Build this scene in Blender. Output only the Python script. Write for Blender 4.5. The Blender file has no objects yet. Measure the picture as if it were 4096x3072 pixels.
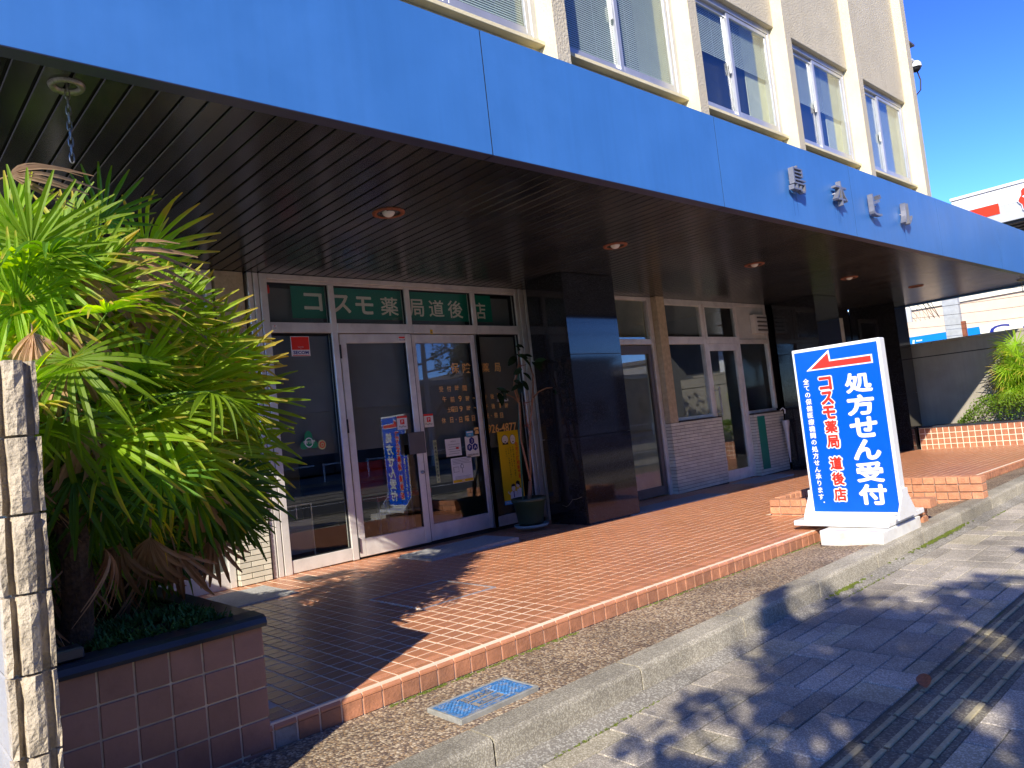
import bpy, math, random
from math import sin, cos, pi, radians, sqrt, atan2
from mathutils import Vector, Matrix, noise
random.seed(7)
SC = bpy.context.scene
COL = SC.collection
# ------------------------------------------------------------------ camera
YAW, PITCH, ROLL, FPX = 0.7442, 0.0594, -0.1098, 2962.2
CAM = Vector((0, -6.1817, 1.0475))
_F = Vector((sin(YAW) * cos(PITCH), cos(YAW) * cos(PITCH), sin(PITCH)))
_R0 = Vector((cos(YAW), -sin(YAW), 0)); _U0 = _R0.cross(_F)
_R = _R0 * cos(ROLL) + _U0 * sin(ROLL); _U = _U0 * cos(ROLL) - _R0 * sin(ROLL)
cd = bpy.data.cameras.new('camera'); cam = bpy.data.objects.new('camera', cd); COL.objects.link(cam)
mw = Matrix((_R, _U, -_F)).transposed().to_4x4(); mw.translation = CAM
cam.matrix_world = mw
cd.sensor_width = 36; cd.lens = FPX / 4096 * 36; cd.clip_start = .05; cd.clip_end = 2000
SC.camera = cam
# ------------------------------------------------------------------ sky and sun
SUNV = Vector((1.415, .82, -1)).normalized()          # travel direction
elev = math.asin(-SUNV.z)
W = bpy.data.worlds.new('World'); SC.world = W; W.use_nodes = True
nt = W.node_tree; nt.nodes.clear()
sk = nt.nodes.new('ShaderNodeTexSky'); sk.sky_type = 'NISHITA'; sk.sun_disc = False
sk.sun_elevation = elev; sk.sun_rotation = atan2(-SUNV.x, -SUNV.y)
sk.altitude = 1800; sk.air_density = 1.0; sk.dust_density = .05; sk.ozone_density = 6
bg = nt.nodes.new('ShaderNodeBackground'); bg.inputs['Strength'].default_value = .15
wo = nt.nodes.new('ShaderNodeOutputWorld')
tn = nt.nodes.new('ShaderNodeMix'); tn.data_type = 'RGBA'; tn.blend_type = 'MULTIPLY'; tn.inputs[0].default_value = 1; tn.inputs['B'].default_value = (.26, .25, .30, 1)
gm = nt.nodes.new('ShaderNodeGamma'); gm.inputs[1].default_value = 1.7
nt.links.new(sk.outputs[0], gm.inputs[0]); nt.links.new(gm.outputs[0], tn.inputs['A']); nt.links.new(tn.outputs['Result'], bg.inputs[0]); nt.links.new(bg.outputs[0], wo.inputs[0])
sl = bpy.data.lights.new('sun', 'SUN'); sl.energy = 2.75; sl.angle = radians(.5); sl.color = (1, .91, .77)
so = bpy.data.objects.new('sun', sl); COL.objects.link(so)
so.rotation_euler = SUNV.to_track_quat('-Z', 'Y').to_euler()
SC.view_settings.view_transform = 'Standard'; SC.view_settings.look = 'None'
SC.view_settings.exposure = 1.45; SC.view_settings.gamma = 1; SC.view_settings.use_curve_mapping = False

# ------------------------------------------------------------------ materials
MATS = {}
def _m(name):
    m = bpy.data.materials.new(name); m.use_nodes = True
    n = m.node_tree.nodes; b = n['Principled BSDF']
    MATS[name] = m
    return m, n, m.node_tree.links, b
def mat(name, col, rough=.6, var=.12, scale=6, bump=0, bscale=60, metal=0, spec=.5, col2=None, fac2=.5, sc2=3,
        objvar=0, coat=0, cell=None, streak=0):
    """principled surface: base colour with fine grain, big soft stains (col2), per-object or per-cell shade"""
    m, n, L, b = _m(name)
    b.inputs['Roughness'].default_value = rough; b.inputs['Metallic'].default_value = metal
    b.inputs['Specular IOR Level'].default_value = spec
    if coat: b.inputs['Coat Weight'].default_value = coat; b.inputs['Coat Roughness'].default_value = .05
    g = n.new('ShaderNodeNewGeometry')
    nz = n.new('ShaderNodeTexNoise'); nz.inputs['Scale'].default_value = scale; nz.inputs['Detail'].default_value = 6
    L.new(g.outputs['Position'], nz.inputs['Vector'])
    hv = n.new('ShaderNodeHueSaturation'); hv.inputs['Color'].default_value = (*col, 1)
    mr = n.new('ShaderNodeMapRange'); mr.inputs[3].default_value = 1 - var; mr.inputs[4].default_value = 1 + var
    mr.inputs[1].default_value = .3; mr.inputs[2].default_value = .7
    L.new(nz.outputs['Fac'], mr.inputs[0])
    val = mr.outputs[0]
    def mul(v, o, a):
        r = n.new('ShaderNodeMapRange'); r.inputs[3].default_value = 1 - a; r.inputs[4].default_value = 1 + a
        L.new(o, r.inputs[0])
        q = n.new('ShaderNodeMath'); q.operation = 'MULTIPLY'; L.new(v, q.inputs[0]); L.new(r.outputs[0], q.inputs[1])
        return q.outputs[0]
    if objvar and not cell:
        oi = n.new('ShaderNodeObjectInfo'); val = mul(val, oi.outputs['Random'], objvar)
    if cell:
        sx, sy, sz, ox, oy, oz = cell
        mp = n.new('ShaderNodeVectorMath'); mp.operation = 'SUBTRACT'; mp.inputs[1].default_value = (ox, oy, oz)
        L.new(g.outputs['Position'], mp.inputs[0])
        dv = n.new('ShaderNodeVectorMath'); dv.operation = 'DIVIDE'; dv.inputs[1].default_value = (sx, sy, sz); L.new(mp.outputs[0], dv.inputs[0])
        fl = n.new('ShaderNodeVectorMath'); fl.operation = 'FLOOR'; L.new(dv.outputs[0], fl.inputs[0])
        wn = n.new('ShaderNodeTexWhiteNoise'); L.new(fl.outputs[0], wn.inputs['Vector'])
        val = mul(val, wn.outputs['Value'], objvar or .1)
    if streak:
        mp = n.new('ShaderNodeMapping'); mp.inputs['Scale'].default_value = (9, 9, .35); L.new(g.outputs['Position'], mp.inputs[0])
        ns = n.new('ShaderNodeTexNoise'); ns.inputs['Scale'].default_value = 2; ns.inputs['Detail'].default_value = 4
        L.new(mp.outputs[0], ns.inputs[0]); val = mul(val, ns.outputs['Fac'], streak)
    L.new(val, hv.inputs['Value'])
    out = hv.outputs[0]
    if col2:
        n2 = n.new('ShaderNodeTexNoise'); n2.inputs['Scale'].default_value = sc2; n2.inputs['Detail'].default_value = 5
        n2.inputs['Roughness'].default_value = .65
        L.new(g.outputs['Position'], n2.inputs['Vector'])
        r2 = n.new('ShaderNodeMapRange'); r2.inputs[1].default_value = .48; r2.inputs[2].default_value = .68; r2.inputs[4].default_value = fac2
        L.new(n2.outputs['Fac'], r2.inputs[0])
        mx = n.new('ShaderNodeMix'); mx.data_type = 'RGBA'; mx.inputs['B'].default_value = (*col2, 1)
        L.new(r2.outputs[0], mx.inputs[0]); L.new(out, mx.inputs['A']); out = mx.outputs['Result']
    L.new(out, b.inputs['Base Color'])
    # roughness varies a little too
    rr = n.new('ShaderNodeMapRange'); rr.inputs[3].default_value = max(.02, rough - .08 * min(1, rough * 2)); rr.inputs[4].default_value = min(1, rough + .1 * min(1, rough * 2))
    L.new(nz.outputs['Fac'], rr.inputs[0]); L.new(rr.outputs[0], b.inputs['Roughness'])
    if bump:
        nb = n.new('ShaderNodeTexNoise'); nb.inputs['Scale'].default_value = bscale; nb.inputs['Detail'].default_value = 4
        L.new(g.outputs['Position'], nb.inputs['Vector'])
        bp = n.new('ShaderNodeBump'); bp.inputs['Strength'].default_value = bump; bp.inputs['Distance'].default_value = .01
        L.new(nb.outputs['Fac'], bp.inputs['Height']); L.new(bp.outputs[0], b.inputs['Normal'])
    return m
def pebble(name, cols, scale, bump=.6, dark=.35, rough=.8, dist=.004):
    m, n, L, b = _m(name)
    b.inputs['Roughness'].default_value = rough
    g = n.new('ShaderNodeNewGeometry')
    v = n.new('ShaderNodeTexVoronoi'); v.inputs['Scale'].default_value = scale; L.new(g.outputs['Position'], v.inputs['Vector'])
    sp = n.new('ShaderNodeSeparateColor'); L.new(v.outputs['Color'], sp.inputs[0])
    cr = n.new('ShaderNodeValToRGB'); cr.color_ramp.interpolation = 'CONSTANT'
    while len(cr.color_ramp.elements) < len(cols): cr.color_ramp.elements.new(.5)
    for i, c in enumerate(cols):
        cr.color_ramp.elements[i].position = i / len(cols); cr.color_ramp.elements[i].color = (*c, 1)
    L.new(sp.outputs[0], cr.inputs[0])
    mr = n.new('ShaderNodeMapRange'); mr.inputs[1].default_value = .25; mr.inputs[2].default_value = .75; mr.inputs[3].default_value = 1; mr.inputs[4].default_value = 1 - dark
    L.new(v.outputs['Distance'], mr.inputs[0])
    nz = n.new('ShaderNodeTexNoise'); nz.inputs['Scale'].default_value = 2.2; nz.inputs['Detail'].default_value = 5; L.new(g.outputs['Position'], nz.inputs['Vector'])
    m2 = n.new('ShaderNodeMapRange'); m2.inputs[1].default_value = .35; m2.inputs[2].default_value = .65; m2.inputs[3].default_value = .72; m2.inputs[4].default_value = 1.15; L.new(nz.outputs['Fac'], m2.inputs[0])
    q = n.new('ShaderNodeMath'); q.operation = 'MULTIPLY'; L.new(mr.outputs[0], q.inputs[0]); L.new(m2.outputs[0], q.inputs[1])
    hv = n.new('ShaderNodeHueSaturation'); L.new(cr.outputs[0], hv.inputs['Color']); L.new(q.outputs[0], hv.inputs['Value'])
    L.new(hv.outputs[0], b.inputs['Base Color'])
    bp = n.new('ShaderNodeBump'); bp.invert = True; bp.inputs['Strength'].default_value = bump; bp.inputs['Distance'].default_value = dist
    L.new(v.outputs['Distance'], bp.inputs['Height']); L.new(bp.outputs[0], b.inputs['Normal'])
    return m
def speckle(name, base, fleck, rough=.08, scale=260, amount=.12, spec=.6, bump=0, grime=0, objvar=0):
    m, n, L, b = _m(name)
    b.inputs['Roughness'].default_value = rough; b.inputs['Specular IOR Level'].default_value = spec
    g = n.new('ShaderNodeNewGeometry')
    v = n.new('ShaderNodeTexVoronoi'); v.inputs['Scale'].default_value = scale; L.new(g.outputs['Position'], v.inputs['Vector'])
    sp = n.new('ShaderNodeSeparateColor'); L.new(v.outputs['Color'], sp.inputs[0])
    mr = n.new('ShaderNodeMapRange'); mr.inputs[1].default_value = 1 - amount * 2; mr.inputs[2].default_value = 1; L.new(sp.outputs[1], mr.inputs[0])
    mx = n.new('ShaderNodeMix'); mx.data_type = 'RGBA'; mx.inputs['A'].default_value = (*base, 1); mx.inputs['B'].default_value = (*fleck, 1)
    L.new(mr.outputs[0], mx.inputs[0]); out = mx.outputs['Result']
    nz = n.new('ShaderNodeTexNoise'); nz.inputs['Scale'].default_value = 2.5; nz.inputs['Detail'].default_value = 6; L.new(g.outputs['Position'], nz.inputs['Vector'])
    hv = n.new('ShaderNodeHueSaturation'); L.new(out, hv.inputs['Color'])
    m2 = n.new('ShaderNodeMapRange'); m2.inputs[1].default_value = .3; m2.inputs[2].default_value = .7; m2.inputs[3].default_value = 1 - grime; m2.inputs[4].default_value = 1 + grime * .6
    L.new(nz.outputs['Fac'], m2.inputs[0]); val = m2.outputs[0]
    if objvar:
        oi = n.new('ShaderNodeObjectInfo'); r = n.new('ShaderNodeMapRange'); r.inputs[3].default_value = 1 - objvar; r.inputs[4].default_value = 1 + objvar
        L.new(oi.outputs['Random'], r.inputs[0]); q = n.new('ShaderNodeMath'); q.operation = 'MULTIPLY'; L.new(val, q.inputs[0]); L.new(r.outputs[0], q.inputs[1]); val = q.outputs[0]
    L.new(val, hv.inputs['Value']); L.new(hv.outputs[0], b.inputs['Base Color'])
    if bump:
        bp = n.new('ShaderNodeBump'); bp.inputs['Strength'].default_value = bump; bp.inputs['Distance'].default_value = .002
        L.new(sp.outputs[0], bp.inputs['Height']); L.new(bp.outputs[0], b.inputs['Normal'])
    return m
def flat(name, col, rough=.45, spec=.4):
    return mat(name, col, rough, var=.03, scale=12, spec=spec)
def glassmat(name, tint=.55, ior=1.9, rough=0):
    m, n, L, b = _m(name); n.remove(b)
    o = n['Material Output']
    fr = n.new('ShaderNodeFresnel'); fr.inputs['IOR'].default_value = ior
    gg = n.new('ShaderNodeNewGeometry'); im = n.new('ShaderNodeMapRange'); im.inputs[3].default_value = ior; im.inputs[4].default_value = 1 / ior
    L.new(gg.outputs['Backfacing'], im.inputs[0]); L.new(im.outputs[0], fr.inputs['IOR'])
    tr = n.new('ShaderNodeBsdfTransparent'); tr.inputs[0].default_value = (tint, tint * 1.03, tint * 1.02, 1)
    gl = n.new('ShaderNodeBsdfGlossy'); gl.inputs['Roughness'].default_value = rough; gl.inputs[0].default_value = (.95, .97, 1, 1)
    # very slight waviness of float glass
    g = n.new('ShaderNodeNewGeometry'); nz = n.new('ShaderNodeTexNoise'); nz.inputs['Scale'].default_value = 1.6; L.new(g.outputs['Position'], nz.inputs['Vector'])
    bp = n.new('ShaderNodeBump'); bp.inputs['Strength'].default_value = .06; bp.inputs['Distance'].default_value = .004; L.new(nz.outputs['Fac'], bp.inputs['Height'])
    L.new(bp.outputs[0], gl.inputs['Normal'])
    mx = n.new('ShaderNodeMixShader'); L.new(fr.outputs[0], mx.inputs[0]); L.new(tr.outputs[0], mx.inputs[1]); L.new(gl.outputs[0], mx.inputs[2])
    L.new(mx.outputs[0], o.inputs[0])
    return m
def leafmat(name, col, tip, tipamt, trans=.45, rough=.42):
    """leaf blade: uv.y runs from hub to tip; dry tips on some leaves"""
    m, n, L, b = _m(name)
    b.inputs['Roughness'].default_value = rough; b.inputs['Specular IOR Level'].default_value = .45
    o = n['Material Output']; g = n.new('ShaderNodeNewGeometry')
    uv = n.new('ShaderNodeUVMap'); sx = n.new('ShaderNodeSeparateXYZ'); L.new(uv.outputs[0], sx.inputs[0])
    oi = n.new('ShaderNodeObjectInfo')
    nz = n.new('ShaderNodeTexNoise'); nz.inputs['Scale'].default_value = 9; L.new(g.outputs['Position'], nz.inputs['Vector'])
    a = n.new('ShaderNodeMath'); a.operation = 'MULTIPLY_ADD'; L.new(nz.outputs['Fac'], a.inputs[0]); a.inputs[1].default_value = 1.1; L.new(sx.outputs[1], a.inputs[2])
    c = n.new('ShaderNodeMath'); c.operation = 'MULTIPLY_ADD'; L.new(oi.outputs['Random'], c.inputs[0]); c.inputs[1].default_value = .55; L.new(a.outputs[0], c.inputs[2])
    mr = n.new('ShaderNodeMapRange'); mr.inputs[1].default_value = tipamt; mr.inputs[2].default_value = tipamt + .3; L.new(c.outputs[0], mr.inputs[0])
    hv = n.new('ShaderNodeHueSaturation'); hv.inputs['Color'].default_value = (*col, 1)
    v = n.new('ShaderNodeMapRange'); v.inputs[3].default_value = .6; v.inputs[4].default_value = 1.35; L.new(oi.outputs['Random'], v.inputs[0]); L.new(v.outputs[0], hv.inputs['Value'])
    h = n.new('ShaderNodeMapRange'); h.inputs[3].default_value = .485; h.inputs[4].default_value = .512; L.new(nz.outputs['Fac'], h.inputs[0]); L.new(h.outputs[0], hv.inputs['Hue'])
    mx = n.new('ShaderNodeMix'); mx.data_type = 'RGBA'; mx.inputs['B'].default_value = (*tip, 1); L.new(mr.outputs[0], mx.inputs[0]); L.new(hv.outputs[0], mx.inputs['A'])
    # ribs along the blade
    wv = n.new('ShaderNodeMath'); wv.operation = 'SINE'; k = n.new('ShaderNodeMath'); k.operation = 'MULTIPLY'; k.inputs[1].default_value = 40; L.new(sx.outputs[0], k.inputs[0]); L.new(k.outputs[0], wv.inputs[0])
    bp = n.new('ShaderNodeBump'); bp.inputs['Strength'].default_value = .35; bp.inputs['Distance'].default_value = .002; L.new(wv.outputs[0], bp.inputs['Height']); L.new(bp.outputs[0], b.inputs['Normal'])
    L.new(mx.outputs['Result'], b.inputs['Base Color'])
    t = n.new('ShaderNodeBsdfTranslucent'); h2 = n.new('ShaderNodeHueSaturation'); h2.inputs['Saturation'].default_value = 1.15; h2.inputs['Value'].default_value = 1.7; h2.inputs['Hue'].default_value = .485
    L.new(mx.outputs['Result'], h2.inputs['Color']); L.new(h2.outputs[0], t.inputs[0])
    ms = n.new('ShaderNodeMixShader'); ms.inputs[0].default_value = trans; L.new(b.outputs[0], ms.inputs[1]); L.new(t.outputs[0], ms.inputs[2]); L.new(ms.outputs[0], o.inputs[0])
    return m

TX0 = 1.6252 - 13 * .1
M_tile = mat('glazed_terracotta_tile', (.52, .225, .115), .34, var=.07, scale=14, bump=.08, bscale=90, objvar=.06, cell=(.1, .1, .5, TX0, -3.085, -3.2), col2=(.38, .15, .075), fac2=.35, sc2=1.3, spec=.45)
M_nose = mat('terracotta_nosing', (.52, .225, .115), .38, var=.12, scale=14, bump=.15, bscale=90, objvar=.1, cell=(.1, 1, .5, TX0, -3.4, -3.2))
M_riser = mat('terracotta_riser', (.42, .185, .10), .55, var=.2, scale=16, bump=.3, bscale=80, objvar=.14, cell=(.1, 1, .5, TX0, -3.5, -3.2), col2=(.2, .11, .07), fac2=.5, sc2=5)
M_grout = mat('pale_grout', (.88, .74, .56), .9, var=.1, scale=9, col2=(.7, .55, .38), fac2=.4, sc2=2)
M_pgrout = mat('planter_grout', (.85, .72, .52), .9, var=.2, scale=9, col2=(.3, .25, .2), fac2=.6, sc2=3)
M_ptile = mat('brown_wall_tile', (.37, .19, .135), .42, var=.16, scale=10, bump=.2, bscale=50, objvar=.12, col2=(.13, .06, .045), fac2=.5, sc2=5)
M_ptile2 = mat('orange_wall_tile', (.40, .17, .09), .45, var=.16, scale=10, bump=.2, bscale=50, objvar=.14)
M_slate = mat('dark_stone_coping', (.035, .042, .055), .3, var=.3, scale=5, bump=.1, bscale=30)
M_aggr = pebble('washed_gravel', [(.30, .21, .13), (.50, .38, .24), (.16, .11, .08), (.62, .50, .34), (.24, .18, .13), (.40, .27, .15)], 95, bump=.9)
M_kerb = speckle('kerb_concrete', (.31, .28, .215), (.58, .54, .42), .9, 200, .3, .2, bump=.5, grime=.35, objvar=.12)
M_gut = speckle('gutter_concrete', (.24, .22, .18), (.5, .48, .4), .9, 150, .25, .2, bump=.5, grime=.4)
M_pav = speckle('grey_paver', (.33, .295, .235), (.66, .60, .48), .85, 230, .28, .25, bump=.8, grime=.35, objvar=.22)
M_pav2 = speckle('sand_paver', (.36, .32, .22), (.66, .6, .45), .85, 190, .3, .25, bump=.6, grime=.3, objvar=.14)
M_joint = mat('sand_joint', (.09, .085, .06), .95, var=.3, scale=20, col2=(.05, .09, .02), fac2=.8, sc2=4)
M_tac = speckle('tactile_paver', (.14, .125, .095), (.30, .28, .2), .85, 150, .25, .25, bump=.4, grime=.35, objvar=.15)
M_tacbar = speckle('tactile_bar', (.38, .33, .19), (.45, .40, .26), .8, 150, .3, .25, bump=.4, grime=.4)
M_asph = speckle('asphalt', (.05, .05, .052), (.13, .13, .13), .85, 120, .3, .3, bump=.5, grime=.2)
M_line = mat('road_paint', (.75, .75, .72), .6, var=.15, scale=8)
M_rail = flat('steel_rail', (.3, .29, .28), .3)
M_ground = mat('ground', (.16, .15, .13), .95)
M_soil = mat('soil', (.045, .032, .022), .95, var=.4, scale=30, bump=.8, bscale=40)
M_moss = mat('moss', (.15, .19, .025), .95, var=.4, scale=60, bump=.8, bscale=150)
M_weed = mat('weed_green', (.07, .17, .03), .7, var=.4, scale=40)
M_blue = mat('blue_metal_panel', (.045, .175, .48), .42, var=.05, scale=2.5, spec=.5, col2=(.07, .23, .60), fac2=.35, sc2=1.2, streak=.09)
M_bluetrim = mat('dark_blue_trim', (.035, .04, .09), .4)
M_soffit = mat('dark_soffit_board', (.019, .021, .025), .22, var=.25, scale=3, objvar=.3, col2=(.05, .047, .045), fac2=.55, sc2=2.2, spec=.55)
M_gap = mat('soffit_gap', (.006, .006, .007), .9)
M_gran = speckle('black_granite', (.010, .010, .012), (.085, .085, .095), .06, 330, .12, .5, grime=.2)
M_stucco = mat('rough_beige_stucco', (.50, .41, .27), .9, var=.16, scale=18, bump=1.0, bscale=48)
M_cream = mat('cream_wall_paint', (.74, .66, .42), .8, var=.06, scale=5, bump=.35, bscale=70, streak=.08, col2=(.62, .54, .36), fac2=.4, sc2=2)
M_spand = mat('beige_textured_render', (.56, .50, .37), .9, var=.08, scale=4, bump=.9, bscale=55, streak=.1, col2=(.44, .39, .28), fac2=.5, sc2=2)
M_alu = mat('pale_aluminium', (.76, .73, .68), .38, var=.08, scale=4, metal=.25, streak=.08, col2=(.45, .42, .41), fac2=.4, sc2=5)
M_alu2 = mat('silver_aluminium', (.50, .51, .53), .32, var=.08, scale=5, metal=.5, streak=.1)
M_gask = mat('black_gasket', (.012, .012, .014), .6)
M_brown = mat('brown_door_frame', (.11, .095, .085), .4, var=.1)
M_wbrick = mat('cream_glazed_brick', (.62, .59, .48), .35, var=.08, scale=10, objvar=.1, bump=.1, bscale=60)
M_mort = mat('dark_mortar', (.055, .05, .045), .95)
M_glass = glassmat('shop_glass', .95, 1.6)
M_wglass = glassmat('window_glass', .9, 1.5)
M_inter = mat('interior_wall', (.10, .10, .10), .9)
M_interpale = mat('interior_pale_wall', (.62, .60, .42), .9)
M_blind = mat('grey_roller_blind', (.16, .165, .165), .8, var=.08, scale=5)
M_vene = mat('pale_venetian_blind', (.66, .74, .68), .5, var=.05)
M_curt = mat('cream_curtain', (.66, .68, .48), .8, var=.08, scale=12)
M_green = mat('green_sign_film', (.0, .20, .125), .4, var=.05)
M_white = flat('white_paint', (.80, .80, .78), .4)
M_signwhite = mat('sign_white', (.82, .83, .82), .35, var=.04, col2=(.62, .58, .48), fac2=.35, sc2=6)
M_conc_white = mat('white_painted_concrete', (.74, .74, .70), .7, var=.08, scale=8, bump=.3, bscale=40, col2=(.45, .27, .10), fac2=.45, sc2=2.4)
M_signblue = flat('sign_blue', (.0, .095, .72), .3)
M_red = flat('sign_red', (.78, .035, .02), .35)
M_letter = flat('cream_letter', (.82, .78, .66), .5)
M_gold = flat('gold_letter', (.92, .52, .17), .35)
M_black = flat('black_print', (.015, .015, .018), .5)
M_greyprint = flat('grey_print', (.22, .25, .3), .6)
M_paper = flat('paper', (.74, .76, .80), .6)
M_yellow = flat('yellow_print', (.80, .52, .01), .45)
M_palyel = flat('pale_yellow_strip', (.55, .54, .22), .5)
M_skin = flat('face_print', (.8, .72, .62), .5)
M_lblue = flat('light_blue_print', (.1, .42, .75), .4)
M_navy = flat('navy_print', (.015, .03, .25), .4)
M_grn = flat('sticker_green', (.01, .28, .11), .4)
M_steel = mat('brushed_steel_letter', (.26, .26, .27), .4, metal=.5, var=.1, scale=20)
M_steelside = mat('letter_side', (.5, .5, .5), .5)
M_chain = mat('galvanised_chain', (.30, .29, .25), .4, metal=.7, var=.3, scale=80)
M_rust = mat('rusty_ring', (.26, .08, .035), .7, var=.35, scale=60, bump=.4, bscale=120)
M_bulb = flat('white_bulb', (.75, .73, .68), .12)
M_socket = mat('socket_dark', (.02, .015, .012), .7)
M_mat = mat('grey_doormat', (.44, .44, .42), .95, var=.15, scale=60, bump=.6, bscale=300)
M_pot = mat('dark_green_plastic', (.022, .05, .035), .38)
M_sauc = mat('pale_blue_plastic', (.22, .38, .42), .4)
M_stem = mat('tan_stem', (.26, .13, .07), .8, var=.25, scale=50)
M_stake = mat('green_stake', (.012, .10, .055), .5)
M_rleaf = leafmat('rubber_leaf', (.018, .045, .014), (.03, .06, .02), 9, .12, .25)
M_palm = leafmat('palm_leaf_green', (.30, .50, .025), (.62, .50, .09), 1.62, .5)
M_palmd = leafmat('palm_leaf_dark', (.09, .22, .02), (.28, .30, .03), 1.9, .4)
M_dead = leafmat('dead_palm_leaf', (.50, .33, .18), (.42, .26, .13), 1.3, .25, .8)
M_petiole = mat('petiole_green', (.12, .22, .03), .5)
M_fibre = mat('palm_fibre', (.085, .05, .025), .95, var=.5, scale=60, bump=1, bscale=80)
M_block = mat('concrete_block', (.52, .44, .31), .95, var=.16, scale=12, bump=1, bscale=70, objvar=.08, col2=(.20, .17, .12), fac2=.6, sc2=7)
M_blockf = mat('smooth_block_face', (.36, .35, .32), .9, var=.08, scale=6, bump=.4, bscale=60, col2=(.4, .36, .27), fac2=.5, sc2=3)
M_lid = mat('blue_painted_iron', (.05, .20, .46), .5, var=.3, scale=60, col2=(.42, .38, .3), fac2=.7, sc2=28, bump=.4, bscale=120)
M_lidb = mat('worn_iron', (.32, .28, .22), .7, var=.3, scale=60)
M_lidfr = mat('cast_frame', (.27, .27, .24), .8, var=.2, scale=30)
M_brick = mat('orange_brick', (.60, .27, .14), .85, var=.16, scale=18, bump=.6, bscale=60, objvar=.22)
M_brickmort = mat('brick_mortar', (.33, .24, .17), .95)
M_pavbrick = mat('ramp_paver', (.36, .19, .12), .85, var=.15, scale=10, objvar=.15, bump=.3)
M_gwall = mat('grey_render_wall', (.36, .33, .27), .9, var=.08, scale=3, bump=.4, bscale=40, streak=.12, col2=(.27, .24, .19), fac2=.5, sc2=1.6)
M_peach = mat('peach_siding', (.78, .60, .42), .8, var=.04, scale=2)
M_creamtrim = flat('cream_trim', (.85, .82, .62), .6)
M_pylon = mat('grey_pylon', (.42, .45, .45), .5)
M_gsw = flat('canopy_white', (.85, .86, .84), .35)
M_gsg = flat('canopy_grey', (.52, .55, .56), .4)
M_gsr = flat('canopy_red', (.75, .05, .02), .35)
M_ceild = mat('dark_canopy_ceiling', (.09, .085, .07), .6)
M_conc = mat('pole_concrete', (.32, .31, .29), .85, var=.15, scale=20)
M_wire = flat('cable', (.03, .03, .03), .6)
M_opp3 = mat('dark_render', (.10, .10, .10), .8, var=.1, scale=1)
M_opp = mat('dark_cladding', (.07, .07, .075), .8, var=.1, scale=1)
M_opp2 = mat('grey_render', (.34, .33, .31), .8, var=.1, scale=1)
M_hill = mat('hill_forest', (.06, .09, .07), .95, var=.4, scale=.3)
M_bark = mat('bark', (.13, .1, .07), .9, var=.3, scale=30, bump=.8, bscale=60)
M_tleaf = leafmat('street_tree_leaf', (.04, .095, .02), (.1, .12, .03), 3, .25, .4)
M_hedge = leafmat('hedge_leaf', (.13, .24, .015), (.3, .3, .03), 3, .3, .5)
M_umb = mat('frosted_umbrella', (.62, .62, .62), .35)
M_steelf = flat('steel_frame', (.35, .38, .4), .25)

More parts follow.
